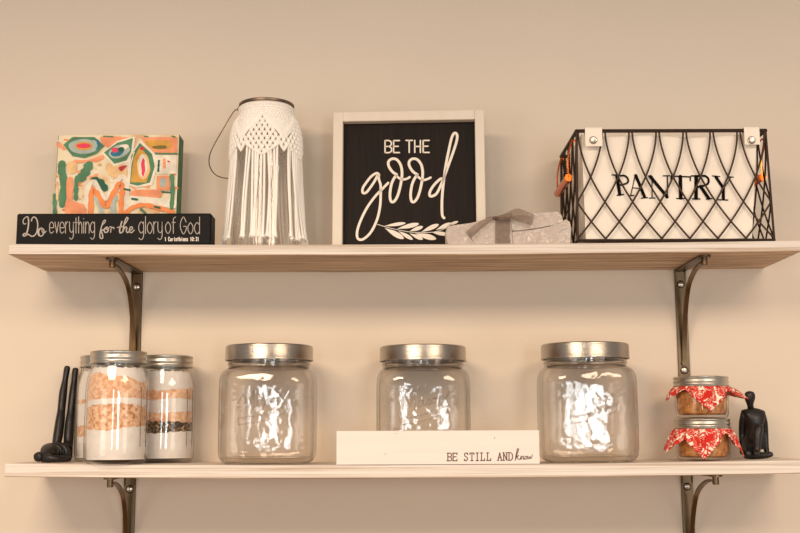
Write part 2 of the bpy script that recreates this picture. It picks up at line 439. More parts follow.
CAP = {  # unit box x 0..1, y 0 top ..1 bottom
 'B': [[(0,0),(0,1)], [(0,0),(.6,0),(.95,.12),(.95,.36),(.6,.48),(0,.48)], [(.6,.48),(1,.62),(1,.88),(.6,1),(0,1)]],
 'E': [[(0,0),(0,1)], [(0,0),(1,0)], [(0,.48),(.8,.48)], [(0,1),(1,1)]],
 'T': [[(.5,0),(.5,1)], [(0,0),(1,0)]],
 'H': [[(0,0),(0,1)], [(1,0),(1,1)], [(0,.5),(1,.5)]],
 'S': [[(.95,.15),(.6,0),(.2,.03),(.05,.25),(.3,.45),(.75,.55),(.95,.78),(.7,.98),(.3,.98),(.03,.82)]],
 'I': [[(.5,0),(.5,1)]], 'L': [[(.2,0),(.2,1)], [(.2,1),(1,1)]],
 'A': [[(.5,0),(0,1)], [(.5,0),(1,1)], [(.2,.62),(.8,.62)]],
 'N': [[(.1,0),(.1,1)], [(.1,0),(.9,1)], [(.9,0),(.9,1)]],
 'D': [[(.1,0),(.1,1)], [(.1,0),(.5,0),(.9,.2),(.95,.5),(.9,.8),(.5,1),(.1,1)]],
 'C': [[(.95,.2),(.6,0),(.2,.1),(.05,.5),(.2,.9),(.6,1),(.95,.82)]],
 'o': [[(.5,.35),(.1,.5),(.08,.8),(.5,1),(.92,.8),(.9,.5),(.5,.35)]],
 'r': [[(.15,.35),(.15,1)], [(.15,.6),(.5,.38),(.9,.38)]],
 'i': [[(.5,.35),(.5,1)], [(.5,.1),(.5,.14)]],
 'n': [[(.12,.35),(.12,1)], [(.12,.55),(.5,.35),(.88,.5),(.88,1)]],
 't': [[(.5,.1),(.5,1)], [(.1,.35),(.9,.35)]],
 'h': [[(.12,0),(.12,1)], [(.12,.55),(.5,.38),(.88,.5),(.88,1)]],
 'a': [[(.85,.35),(.85,1)], [(.85,.5),(.5,.35),(.12,.5),(.12,.85),(.5,1),(.85,.85)]],
 's': [[(.9,.42),(.4,.35),(.15,.5),(.85,.78),(.6,1),(.1,.95)]],
 '1': [[(.2,.18),(.55,0),(.55,1)]], '0': [[(.5,0),(.1,.2),(.1,.8),(.5,1),(.9,.8),(.9,.2),(.5,0)]],
 '3': [[(.1,.05),(.8,.05),(.9,.3),(.5,.48),(.95,.65),(.8,.95),(.1,.97)]], ':': [[(.5,.35),(.5,.4)], [(.5,.85),(.5,.9)]],
}
SERIF = {'B': [[(-.25,0),(.2,0)], [(-.25,1),(.2,1)]], 'E': [[(-.15,0),(0,0)], [(-.15,1),(0,1)], [(1,0),(1,.2)], [(1,.8),(1,1)]],
 'S': [[(.95,0),(.95,.2)], [(.03,.8),(.03,1)]], 'T': [[(.25,1),(.75,1)], [(0,0),(0,.2)], [(1,0),(1,.2)]], 'I': [[(.1,0),(.9,0)], [(.1,1),(.9,1)]],
 'L': [[(-.05,0),(.5,0)], [(-.05,1),(.2,1)], [(1,.75),(1,1)]], 'A': [[(-.15,1),(.2,1)], [(.8,1),(1.15,1)]],
 'N': [[(-.1,0),(.2,0)], [(-.1,1),(.35,1)], [(.7,0),(1.1,0)]], 'D': [[(-.15,0),(.2,0)], [(-.15,1),(.2,1)]]}
CURVY = set('SoCDnhasr03B')
def glyphs(mb, root, ly, ox, oy, s, items, w, serif=False, mi=0):
    """items: (char, x0, x1, ytop, ybot) in crop px"""
    for ch, x0, x1, y0, y1 in items:
        G = CAP[ch] + (SERIF.get(ch, []) if serif else [])
        for st in G:
            p = [(x0 + a * (x1 - x0), y0 + b * (y1 - y0)) for a, b in st]
            strokes(mb, root, ly, ox, oy, s, [p], w, smooth=ch in CURVY and len(st) > 3, mi=mi)

# ------------------------------------------------------------------ black verse block sign (upper shelf, left)
yS = -.168
pL, pR = F(16.0, 240, yS), F(210.8, 240, yS)
zb = ztop(zu, pL.x, pR.x); zt = F(113, 213.3, yS).z
sg = thing('block_sign', 'long black wooden block sign with a white script bible verse', 'sign', ((pL.x + pR.x) / 2, yS, zb), rz=R(.6))
hw_ = (pR.x - pL.x) / 2; hh = zt - zb
m = MB(); m.box(-hw_, hw_, 0, .040, 0, hh, bev=.0022); m.build('block', M['black'], sg)
m = MB(); o_ = (15, 210, 12.308)
strokes(m, sg, 0, *o_, [
    ((11), [(165,100),(160,85),(135,88),(108,115),(100,145),(112,172),(135,170)]),
    ((14, 20), [(160,92),(168,130),(165,200),(150,270),(128,315)]),
    ((14), [(150,292),(118,290),(100,306),(112,322),(145,308),(165,300),(200,322),(235,318),(265,280),(280,210),(278,150),(262,105),(235,86),(212,105),(203,135)]),
    ((20, 24), [(320,225),(295,245),(288,285),(300,315)]),
    ((13), [(300,318),(325,322),(352,295),(358,255),(340,228),(318,228)]),
    ((10), [(330,240),(340,275),(355,290),(385,262)]),
    ], 14)
# thin tall letters: everything
def thin(word, x, xh, base, asc, desc, w_, ox, oy, s, pitches, ww):
    for ch, cw in zip(word, pitches):
        a, b = x, x + cw; mid = (a + b) / 2; h = base - xh
        S_ = {
         'e': [[(a, xh+h*.5),(b, xh+h*.5),(b-cw*.05, xh+h*.18),(mid, xh),(a+cw*.05, xh+h*.2),(a, xh+h*.55),(a+cw*.1, base-h*.12),(mid, base),(b, base-h*.15)]],
         'v': [[(a, xh),(mid, base)], [(mid, base),(b, xh)]],
         'r': [[(a, xh),(a, base)], [(a, xh+h*.3),(mid, xh+h*.03),(b, xh)]],
         'y': [[(a, xh),(a+cw*.05, base-h*.3),(mid, base-h*.08),(b-cw*.05, base-h*.25),(b, xh)], [(b, xh),(b, base+h*.2),(mid, desc),(a, desc-h*.12)]],
         't': [[(mid, asc+h*.1),(mid, base)], [(a-cw*.15, xh+h*.05),(b+cw*.15, xh+h*.05)]],
         'h': [[(a, asc),(a, base)], [(a, xh+h*.35),(mid, xh),(b, xh+h*.3),(b, base)]],
         'i': [[(mid, xh),(mid, base)], [(mid, asc+h*.15),(mid, asc+h*.2)]],
         'n': [[(a, xh),(a, base)], [(a, xh+h*.35),(mid, xh),(b, xh+h*.3),(b, base)]],
         'g': [[(b, xh+h*.2),(mid, xh),(a, xh+h*.3),(a, base-h*.3),(mid, base-h*.04),(b, base-h*.25)], [(b, xh),(b, base+h*.2),(mid, desc),(a, desc-h*.12)]],
         'l': [[(mid, asc),(mid, base)]],
         'o': [[(mid, xh),(a, xh+h*.3),(a, base-h*.3),(mid, base),(b, base-h*.3),(b, xh+h*.3),(mid, xh)]],
         'f': [[(b+cw*.1, asc),(mid, asc+h*.12),(mid-cw*.1, xh),(mid-cw*.1, base)], [(a, xh+h*.05),(b, xh+h*.05)]],
         'd': [[(b, xh+h*.25),(mid, xh),(a, xh+h*.3),(a, base-h*.3),(mid, base),(b, base-h*.25)], [(b, asc),(b, base)]],
         'G': [[(b, asc+h*.45),(mid, asc),(a, asc+h*.5),(a, base-h*.5),(mid, base),(b, base-h*.4),(b, xh+h*.35),(mid, xh+h*.35)]],
        }[ch]
        strokes(m, sg, 0, ox, oy, s, S_, ww); x = b + w_
thin('everything', 49.6, 222.0, 233.2, 216.8, 239.2, 1.45, 0, 0, 1, [4.0, 3.6, 4.0, 2.6, 3.8, 2.4, 3.2, .8, 3.6, 3.9], .68)
thin('glory', 139.0, 221.9, 233.6, 216.6, 239.6, 1.6, 0, 0, 1, [4.6, .7, 4.6, 2.6, 4.2], .68)
thin('of', 165.8, 221.9, 233.6, 217.0, 239.6, 1.6, 0, 0, 1, [4.6, 3.4], .68)
thin('God', 180.6, 222.5, 234.0, 217.0, 239.6, 2.0, 0, 0, 1, [5.6, 4.6, 4.8], .68)
# script: for the
strokes(m, sg, 0, 90, 210, 13.333, [
    ((12, 16), [(165,200),(195,170),(208,145),(195,135),(175,160),(155,220),(138,290),(132,350),(148,382),(170,370),(165,320),(150,280),(175,265)]),
    (16, [(215,232),(190,262),(200,298),(235,290),(248,250),(225,228),(218,255),(250,262)]),
    (12, [(262,228),(284,226),(280,262),(276,298)]), (12, [(282,252),(300,232),(320,236),(318,252)]),
    (18, [(425,155),(410,210),(395,270),(402,305),(425,300)]), (13, [(365,235),(400,225),(440,222)]),
    ((12, 18), [(455,200),(485,160),(508,115),(492,100),(470,140),(452,210),(440,290)]), (15, [(448,265),(475,228),(492,238),(485,275),(498,302),(520,290)]),
    (14, [(522,270),(555,262),(568,235),(545,225),(528,255),(532,292),(555,302),(590,268)]),
    ], 14)
m.build('verse_lettering', M['grey_ink'], sg, label='silver white verse lettering')
m = MB()
xs = 105 + 415 / 6.96; wch = (655 - 415) / 6.96 / 18.6
its = []
for i, ch in enumerate('1 Corinthians 10:31'):
    if ch != ' ':
        its.append((ch, xs + i * wch * .98 + .15, xs + (i + 1) * wch * .98 - .35, 237.1, 241.0))
glyphs(m, sg, 0, 0, 0, 1, its, .62)
m.build('reference_lettering', M['white_ink'], sg, label='small bold white verse reference')

# ------------------------------------------------------------------ abstract canvas
yC = -.085
pl, pr = F(53.0, 205, yC), F(176.6, 205, yC)
zb = ztop(zu, pl.x, pr.x); 
cv = thing('canvas_painting', 'small square abstract painting in peach, green and ochre leaning on the wall', 'painting', ((pl.x + pr.x) / 2, yC, zb), rx=R(-3), rz=R(-.3))
topx = on_obj(mw(cv), 0, 118, 134.6)
cw, chh = (pr.x - pl.x) / 2, topx[1]
def paint(name, rgb): return mat(name, rgb, .7, noise_amt=.28, noise_scale=45, bump=.5, bump_scale=120)
PC = {'cream': (232, 214, 180), 'green': (82, 132, 94), 'dgreen': (30, 96, 72), 'peach': (250, 158, 112), 'orange': (252, 146, 84),
      'ochre': (212, 158, 66), 'olive': (122, 108, 48), 'pink': (232, 62, 92), 'grey': (176, 186, 176), 'teal': (40, 118, 140), 'white': (240, 228, 206), 'red': (204, 40, 58), 'sand': (240, 196, 140)}
keys = list(PC); 
cream = speckle('canvas_ground', (224, 176, 128), (236, 222, 190), (230, 210, 172), 22, (.33, .52), .3)
edge_m = paint('canvas_edge_green', (70, 112, 80))
pm = [cream] + [paint('paint_' + k, PC[k]) for k in keys] + [edge_m]
m = MB(); m.box(-cw, cw, 0, .034, 0, chh, 0, bev=.001)
cb = m.build('stretched_canvas', [cream, edge_m], cv)
for p in cb.data.polygons:
    if p.normal.x > .5 or p.normal.x < -.5: p.material_index = 1
m = MB(); lay = [0]
def ly(): lay[0] += 1; return -.000012 * lay[0]
O7 = (50, 130, 5.714)
def clampx(P): return [(max(-cw + .0008, min(cw - .0008, a)), max(.0005, min(chh - .0008, b))) for a, b in P]
def PG(col, pts, sm=True):
    y = ly(); q = smooth_pts([Vector(p) for p in pts], 4, True) if sm else pts
    m.poly(clampx(tr(cv, 0, *O7, q)), y, .00001, keys.index(col) + 1)
def EL(col, cx, cy, rx, ry, rot=0):
    PG(col, [(cx + rx * cos(a) * cos(rot) - ry * sin(a) * sin(rot) + 1.5 * sin(5 * a), cy + rx * cos(a) * sin(rot) + ry * sin(a) * cos(rot)) for a in [2 * pi * k / 16 for k in range(16)]])
def ST(col, pts, w_):
    y = ly(); q = smooth_pts([Vector(p) for p in pts], 5) if len(pts) > 2 else [Vector(p) for p in pts]
    if len(pts) == 2: q = [q[0].lerp(q[1], i / 8) for i in range(9)]
    P = clampx(tr(cv, 0, *O7, q)); k = .00156 / 5.714 * 1.06
    ws = [w_ * k * (1 + .18 * sin(i * 1.7 + pts[0][0])) for i in range(len(P))]
    m.ribbon(P, ws, y, .00001, keys.index(col) + 1)
rq = random.Random(11)
for q_ in range(130):
    a, b2 = rq.uniform(40, 725), rq.uniform(40, 480); dx, dy = rq.uniform(-38, 38), rq.uniform(-22, 22)
    ST(rq.choice(['white', 'sand', 'peach', 'peach', 'peach', 'cream', 'sand', 'orange', 'white']), [(a, b2), (a + dx * .5 + 5, b2 + dy * .5), (a + dx, b2 + dy)], rq.uniform(6, 20))
PG('sand', [(330,190),(420,190),(440,260),(400,280),(330,250)])
PG('peach', [(290,40),(410,40),(480,55),(420,70),(330,100)])
PG('peach', [(520,42),(730,42),(728,132),(600,132),(555,95)], False)
PG('ochre', [(540,70),(600,60),(690,66),(690,104),(600,112)]); PG('olive', [(590,94),(660,90),(660,108),(596,108)])
PG('peach', [(140,175),(230,170),(300,145),(300,165),(220,185),(150,190)])
PG('white', [(585,145),(725,145),(722,250),(610,255),(600,200)], False)
ST('green', [(582,134),(650,137),(728,138)], 9)
PG('white', [(300,135),(385,64),(490,38),(478,130),(448,190),(365,208)], False)
PG('white', [(440,312),(455,150),(515,55),(600,135),(614,215),(585,315),(500,330)], False)
PG('green', [(78,85),(130,42),(255,42),(312,92),(270,135),(200,162),(130,150)], False)
EL('grey', 192, 96, 84, 42); EL('teal', 268, 84, 17, 30); EL('grey', 250, 88, 22, 28); EL('ochre', 194, 93, 50, 25); EL('pink', 194, 92, 40, 14)
PG('green', [(310,130),(385,75),(475,48),(465,125),(440,175),(370,195)], False)
EL('grey', 398, 124, 62, 36, -.35); EL('white', 420, 100, 32, 14, -.3); EL('teal', 385, 130, 38, 22, -.3); EL('pink', 373, 116, 20, 14); EL('dgreen', 407, 112, 20, 13)
PG('green', [(453,308),(466,150),(515,75),(585,140),(600,210),(572,302),(500,320)], False)
PG('ochre', [(462,300),(480,160),(516,98),(560,150),(576,230),(552,302)], False)
EL('sand', 535, 210, 36, 74); EL('white', 530, 205, 26, 62); EL('pink', 534, 214, 11, 52); EL('red', 528, 108, 14, 9)
ST('white', [(455,312),(465,200),(482,130)], 6)
PG('red', [(395,215),(440,203),(428,222),(408,238)])
ST('green', [(70,195),(78,300),(70,430)], 38); ST('green', [(225,200),(205,240),(180,275)], 52); ST('green', [(156,270),(150,340),(150,395)], 24)
ST('dgreen', [(250,285),(290,300),(315,335)], 38); ST('green', [(60,190),(56,250)], 20)
PG('sand', [(100,195),(150,190),(150,240),(110,250)]); PG('peach', [(98,285),(132,280),(128,400),(100,405)])
PG('peach', [(95,405),(150,412),(190,440),(190,490),(95,490)])
ST('white', [(205,490),(212,350),(255,300),(320,395),(405,272),(440,320),(432,490)], 30)
ST('grey', [(258,380),(285,430),(300,480)], 24); ST('grey', [(375,380),(360,430),(365,480)], 30)
ST('orange', [(235,490),(236,400),(245,345),(275,370),(320,440),(360,370),(400,308),(416,340),(410,420),(412,490)], 30)
ST('peach', [(150,430),(185,436),(205,470)], 26)
PG('peach', [(468,350),(560,342),(636,348),(630,388),(560,384),(480,388)])
PG('white', [(440,380),(640,392),(716,400),(716,450),(560,425),(450,440)])
ST('orange', [(440,470),(480,442),(540,430),(620,446),(700,470)], 26)
PG('peach', [(612,265),(682,262),(684,345),(612,345)], False); PG('grey', [(632,282),(664,280),(664,322),(634,326)])
ST('dgreen', [(624,178),(620,238)], 11); ST('peach', [(655,172),(655,214)], 16); ST('red', [(675,180),(684,184)], 8)
ST('green', [(698,265),(702,360),(696,450)], 24); ST('dgreen', [(470,395),(500,400)], 14); ST('dgreen', [(600,440),(630,448)], 12); ST('dgreen', [(428,340),(455,345)], 12); ST('dgreen', [(640,355),(690,358)], 9)
ST('green', [(522,455),(545,475)], 14); ST('green', [(28,375),(30,490)], 22); ST('green', [(310,38),(360,40)], 8); ST('green', [(540,38),(560,40)], 7)
ST('green', [(700,38),(715,42)], 10); ST('sand', [(40,300),(44,400)], 12)
m.build('painted_design', pm, cv)

# ------------------------------------------------------------------ framed sign
yG = -.100
pl, pr = F(332.8, 240, yG), F(486.3, 240, yG)
fr = thing('framed_sign', 'black wooden sign with white script words in a cream box frame', 'sign',
           ((pl.x + pr.x) / 2, yG, ztop(zu, pl.x, pr.x)), rz=R(-2.6), rx=R(-2.0))
Mf = mw(fr)
a = on_obj(Mf, 0, 332.6, 112.1); b_ = on_obj(Mf, 0, 483.5, 109.4)
x0 = on_obj(Mf, 0, 332.6, 180)[0]; x1 = on_obj(Mf, 0, 485.2, 180)[0]; zt = (a[1] + b_[1]) / 2
i0 = on_obj(Mf, 0, 342.5, 180)[0]; i1 = on_obj(Mf, 0, 475.8, 180)[0]; it = on_obj(Mf, 0, 410, 120.3)[1]
fwid = .015; REC = .014
names = []
def bar(x0_, x1_, z0_, z1_):
    m = MB(); m.box(x0_, x1_, 0, .032, z0_, z1_, bev=.0009); return m.build('frame_bar', M['frame'], fr)
bar(x0, i0, 0, zt); bar(i1, x1, 0, zt); bar(i0 + .0001, i1 - .0001, it, zt); bar(i0 + .0001, i1 - .0001, 0, .0135)
bk = wood('black_stained_wood', (36, 22, 13), (12, 8, 5), 60, 2, .3, .7, .6)
for n_ in bk.node_tree.nodes:
    if n_.type == 'MAPPING': n_.inputs['Scale'].default_value = (30, 1, 1.5)
    if n_.type == 'TEX_NOISE': n_.inputs['Scale'].default_value = 6
    if n_.type == 'BSDF_PRINCIPLED': n_.inputs['Roughness'].default_value = .6; n_.inputs['Specular IOR Level'].default_value = .2
m = MB(); m.box(i0 - .002, i1 + .002, REC, REC + .006, .004, it + .002); m.build('sign_panel', bk, fr, label='black stained wood panel')
m = MB()
A1 = (350, 150, 5.61)
strokes(m, fr, REC, *A1, [
    (14, [(163,140),(150,130),(120,148),(90,185),(72,215),(72,240),(92,238),(118,205),(138,175),(158,140),(162,165),(172,200),(172,260),(168,320),(152,390),(118,460),(75,500),(45,498),(40,460),(58,400),(95,325),(140,262),(185,215),(214,185)]),
    (15, [(262,138),(238,122),(218,92),(216,66),(235,50),(262,54),(284,84),(292,130),(285,190),(268,255),(248,288),(230,288),(224,250),(232,195),(248,158),(262,142)]),
    (13, [(262,148),(290,165),(318,162),(335,152)]),
    (15, [(378,138),(354,122),(334,92),(332,66),(350,50),(377,54),(400,84),(408,130),(401,190),(384,255),(364,288),(346,288),(340,250),(348,195),(364,158),(378,142)]),
    (13, [(378,148),(406,168),(430,165),(452,155)]),
    ], 14)
A2 = (410, 125, 5.333)
strokes(m, fr, REC, *A2, [
    (14, [(178,290),(162,288),(130,318),(108,352),(105,376),(118,380),(142,365),(165,320),(182,278),(205,215),(232,140),(250,80),(250,50),(236,44),(222,70),(208,130),(192,210),(182,280),(174,350),(170,420),(172,480),(182,496)]),
    ], 14)
A3 = (375, 130, 13.333)
glyphs(m, fr, REC, *A3, [('B', 134, 218, 142, 302), ('E', 248, 326, 142, 302), ('T', 414, 498, 140, 300), ('H', 530, 605, 140, 300), ('E', 642, 722, 140, 300)], 19)
A4 = (370, 212, 8.889)
strokes(m, fr, REC, *A4, [(5, [(65,110),(130,130),(200,148),(280,165),(370,180),(480,182),(570,178),(660,150),(720,110),(770,92)])], 5)
def leafp(x0, y0, x1, y1, w0):
    d = Vector((x1 - x0, y1 - y0)); L = d.length; d /= L; n = Vector((-d.y, d.x)); P = []
    pr_ = [(0, .0), (.12, .22), (.3, .62), (.5, .95), (.7, 1.0), (.86, .75), (.96, .35), (1, 0)]
    for t, ww in pr_: P.append(Vector((x0, y0)) + d * L * t + n * w0 * ww)
    for t, ww in pr_[::-1][1:-1]: P.append(Vector((x0, y0)) + d * L * t - n * w0 * ww)
    m.poly(tr(fr, REC, *A4, P), REC, .0005)
for q in [(125,126,318,98,15),(240,150,436,104,20),(350,172,472,130,17),(455,178,612,110,20),(585,160,722,98,18),(690,118,784,84,12),
          (130,142,302,238,24),(250,168,382,246,17),(350,190,472,244,17),(400,190,590,240,24),(545,180,690,200,17)]: leafp(*q)
m.build('sign_lettering', M['white_ink'], fr, label='white painted words and leafy sprig')

# ------------------------------------------------------------------ jar profiles
def jar_shell(mb, prof, th, base, n=72):
    """closed double wall from an outer profile (r,z,p) bottom to top"""
    inner = []
    for q in prof:
        r, z = q[0], q[1]; p = q[2] if len(q) > 2 else 2
        if z < base: continue
        inner.append((max(r - th, .0001), z, p))
    outer = [(.0001, .0015)] + [(prof[0][0] * .8, .0015, prof[0][2] if len(prof[0]) > 2 else 2)] + list(prof)
    r0 = inner[0]
    full = outer + inner[::-1] + [(r0[0] * .92, base, r0[2]), (r0[0] * .6, base + .0005, r0[2]), (.0001, base + .0008)]
    mb.lathe(full, n)
def ring_lid(mb, r, h, ridges=2, n=72):
    prof = [(.0001, h), (r * .80, h), (r * .82, h - .0006), (r * .9, h - .0006), (r * .965, h), (r, h - .0012)]
    zz = h - .0012
    k = (h - .003) / ridges / 4
    for i in range(ridges * 4):
        zz -= k; prof.append((r - (.0 if i % 4 in (0, 3) else .0011), zz))
    prof += [(r + .0006, .0012), (r + .0004, 0), (r - .0016, 0), (r - .0016, h * .5)]
    mb.lathe(prof, n)

# ------------------------------------------------------------------ macrame jar
pm_ = F(264.8, 243.5, -.095)
mj = thing('macrame_jar', 'tall glass jar dressed in cream macrame with a wire handle', 'jar', (pm_.x, -.095, zu(pm_.x) + .0002))
Hj = on_obj(mw(mj), -.043, 266, 97.5)[1]
prof = [(.040, 0), (.046, .003), (.0525, .010), (.0545, .03), (.0545, Hj - .075), (.0535, Hj - .055), (.049, Hj - .036), (.0425, Hj - .022), (.0415, Hj - .018), (.0425, Hj - .012), (.0415, Hj - .002), (.0415, Hj)]
m = MB(); jar_shell(m, prof, .003, .007); m.build('glass_jar', M['glass_small'], mj, smooth=True)
m = MB()
m.lathe([(.0428, Hj - .0045), (.0456, Hj - .004), (.0459, Hj - .0008), (.0445, Hj + .0004), (.042, Hj), (.0425, Hj - .0035)], 64, closed=True)
m.build('neck_band', M['bail'], mj, smooth=True)
m = MB()
for k in range(3): m.tube([(-.0445 + .0022 * cos(a) - .001 * k, -.004 + .003 * k, Hj - .006 + .0035 * sin(a)) for a in [2 * pi * i / 12 for i in range(12)]], .0009, 6, closed=True)
def lj(px, py, y): q = on_obj(mw(mj), y, px, py); return (q[0], y, q[1])
hp = [(-.0455, -.002, Hj - .007), lj(233.5, 112, .004), lj(222, 131, .01), lj(212.5, 148, .018), lj(209.2, 158, .026), lj(210, 167, .034), lj(216, 175, .042), lj(227, 178.3, .050), lj(243, 177, .0565), lj(262, 165, .0590), lj(282, 140, .0560), lj(292, 118, .04), (.0455, .004, Hj - .007)]
m.tube(smooth_pts(hp, 6), .0009, 8)
m.build('wire_handle', M['bail'], mj, smooth=True)
def jr(z):
    for (a, b) in zip(prof, prof[1:]):
        if a[1] <= z <= b[1] and b[1] > a[1]: return a[0] + (b[0] - a[0]) * (z - a[1]) / (b[1] - a[1])
    return .0545 if z < Hj else .0415
def rc(z): return jr(max(.02, min(z, Hj - .001))) + .0022 + (.0012 if z < Hj - .03 else 0)
def zpx(py): return on_obj(mw(mj), -.05, 265, py)[1]
# angular outline of the knotted area: period 360/5 with a big motif facing front
PER = 2 * pi / 5
def motif(th):
    u = (th + PER / 2) % PER - PER / 2; return u / (PER / 2)       # -1..1, 0 = motif centre
zV, zG, zS, zT = zpx(155), zpx(143), zpx(150), zpx(133)
def zbot(th):
    u = abs(motif(th))
    if u < .78: return zV + (zG - zV) * (u / .78) ** 1.2
    return zG + (zS - zG) * (u - .78) / .22
def zridge(th):
    u = abs(motif(th)); return zpx(110) + (zpx(134) - zpx(110)) * min(1, u) ** 1.0
cover = thing('tmp', '', '')  # replaced below by a mesh parent
bpy.data.objects.remove(cover)
m = MB()
def cp(th, z, off=0): r = rc(z) + off; return (r * sin(th), -r * cos(th), z)
# solid knotted yoke above the ridges
N1, N2 = 200, 26; vs = []; fs = []
ztop_ = Hj - .0085
for i in range(N1):
    th = 2 * pi * i / N1; zr = zridge(th)
    for j in range(N2 + 1):
        z = ztop_ + (zr - ztop_) * j / N2
        d = .0007 * sin(th * 50 + j * 1.6) * cos(z * 1500) if 0 < j < N2 else 0
        vs.append(cp(th, z, d - (.001 if j in (0, N2) else 0)))
for i in range(N1):
    for j in range(N2): a = i * (N2 + 1) + j; b = ((i + 1) % N1) * (N2 + 1) + j; fs.append((a, a + 1, b + 1, b))
m.add(vs, fs)
m.tube([cp(2 * pi * i / 60, ztop_, .0006) for i in range(60)], .0017, 6, closed=True)
# little knots over the yoke
for zi in range(7):
    for k in range(60):
        th = 2 * pi * (k + (zi % 2) * .5) / 60; z = ztop_ - .0025 - zi * .0038
        if z > zridge(th) + .002: m.ball(cp(th, z, .0004), .0019, .0019, .0015, 6)
# ridges (clove hitch rows) - three parallel cords following the chevrons
for off in (.0, -.0036, -.0072):
    pts = [cp(2 * pi * i / 200, zridge(2 * pi * i / 200) + off, .0010) for i in range(200)]
    m.tube(pts, .0018, 6, closed=True)
# square knot lattice inside the motifs
dth, dz = PER / 8, .0074
for row in range(0, 14):
    for k in range(-60, 60):
        th = (k + (row % 2) * .5) * dth
        if not -pi <= th < pi: continue
        z = zpx(113) - row * dz
        if zbot(th) - .001 <= z <= zridge(th) - .006:
            m.ball(cp(th, z, .0006), .0031, .0026, .0030, 8)
            for sg_ in (-1, 1):
                th2 = th + sg_ * dth * .5; z2 = z - dz
                if z2 < zbot(th2) - .004: continue
                for o2 in (-.0013, .0013):
                    m.tube([cp(th + o2 / .05, z, .0), cp((th + th2) / 2 + sg_ * .01 + o2 / .05, (z + z2) / 2, .0006), cp(th2 + o2 / .05, z2, .0)], .0012, 5)
# lower chevron edge of each motif
pts = [cp(2 * pi * i / 240, zbot(2 * pi * i / 240), .0008) for i in range(240)]
m.tube(pts, .0021, 6, closed=True)
net = m.build('macrame_net', M['cotton'], mj, smooth=True, label='cream knotted cotton cord cover')
m = MB(); rng = random.Random(3)
NS = 72; ends = []
for i in range(NS):
    th = 2 * pi * i / NS + rng.uniform(-.012, .012)
    if .74 < abs(motif(th)) < .98 and zbot(th) > zS - .001: 
        u = motif(th)
        if rng.random() < .93: continue
    zt_ = zbot(th); zb_ = zpx(rng.uniform(234.5, 238))
    th1 = th + rng.uniform(-.09, .09); a1 = rng.uniform(-.03, .03)
    pts = []
    for j in range(9):
        t = j / 8; z = zt_ + (zb_ - zt_) * t; r = .0572 + .0105 * t ** 1.6 + .0008 * sin(6 * t + i)
        q = th + (th1 - th) * t + a1 * sin(pi * t)
        pts.append((r * sin(q), -r * cos(q), z))
    m.tube(pts, [.0019] * 7 + [.0019, .0023], 6)
    m.ball((pts[-1][0], pts[-1][1], pts[-1][2]), .0036, .0036, .0042, 7)
    for q_ in range(7):
        e = Vector(pts[-1]); m.tube([e, e + Vector((rng.uniform(-.005, .005), rng.uniform(-.005, .005), rng.uniform(-.0055, -.001)))], [.0008, .0003], 4)
m.build('fringe', M['cotton'], net, smooth=True)

# ------------------------------------------------------------------ frosted bundle with sheer ribbon
fz = bpy.data.materials.new('frosted_crystal'); fz.use_nodes = True
b = fz.node_tree.nodes['Principled BSDF']; b.inputs['Base Color'].default_value = lin((214, 198, 184)); b.inputs['Roughness'].default_value = .2
b.inputs['Transmission Weight'].default_value = .25; b.inputs['Subsurface Weight'].default_value = .4; b.inputs['Subsurface Radius'].default_value = (.02, .016, .012)
tcn = fz.node_tree.nodes.new('ShaderNodeTexCoord'); nn_ = fz.node_tree.nodes.new('ShaderNodeTexNoise'); nn_.inputs['Scale'].default_value = 60; nn_.inputs['Distortion'].default_value = 1.0
fz.node_tree.links.new(tcn.outputs['Object'], nn_.inputs[0]); bb = fz.node_tree.nodes.new('ShaderNodeBump'); bb.inputs['Strength'].default_value = 1.0; bb.inputs['Distance'].default_value = .004
fz.node_tree.links.new(nn_.outputs[0], bb.inputs['Height']); fz.node_tree.links.new(bb.outputs[0], b.inputs['Normal'])
yB = -.176; pb = F(508, 243, yB)
bd = thing('crystal_bundle', 'pale frosted crystal slab lying on its side, tied with a sheer brown bow', 'ornament', (pb.x, yB, zu(pb.x) + .0004))
def slab(outl, y0, y1, name, seed=0):
    """outline in photo px; front to back rounded slab"""
    rg = random.Random(seed); P = [on_obj(mw(bd), 0, a, b_2) for a, b_2 in outl]
    P = [(x, max(z, 0)) for x, z in P]; cx = sum(p[0] for p in P) / len(P); cz = sum(p[1] for p in P) / len(P)
    n = len(P); vs = []; m = MB(); lv = [(y0, .90), (y0 + .004, .985), (y0 + .012, 1.0), ((y0 + y1) / 2, 1.0), (y1 - .01, .99), (y1, .9)]
    for y, s_ in lv:
        for x, z in P:
            vs.append((cx + (x - cx) * (1 - (1 - s_) * .35), y + rg.uniform(-.0008, .0008), max(0, z if z < .002 else cz + (z - cz) * s_)))
    fs = [(i * n + k, i * n + (k + 1) % n, (i + 1) * n + (k + 1) % n, (i + 1) * n + k) for i in range(len(lv) - 1) for k in range(n)]
    fs += [tuple(range(n)), tuple(reversed(range((len(lv) - 1) * n, len(lv) * n)))]
    m.add(vs, fs); return m.build(name, fz, bd, smooth=True, flat_angle=50)
slab([(448,245),(445.5,240),(445.5,231),(447,226),(455,224.5),(470,222.5),(485,219),(497,217),(512,219),(514,245)], .0, .034, 'slab', 1)
slab([(512,245),(511,232),(530,230),(548,226.5),(560,222),(567,218),(570.5,221),(572,228),(571.5,236),(571,245)], .001, .038, 'slab', 2)
slab([(500,231.5),(500,219),(512,215),(530,212.5),(545,210.8),(556,210.4),(561,211.5),(563.5,216),(564,221),(556,224.5),(540,228),(520,231)], .004, .040, 'slab', 3)
rb = sheer('sheer_ribbon', (104, 78, 56), .52)
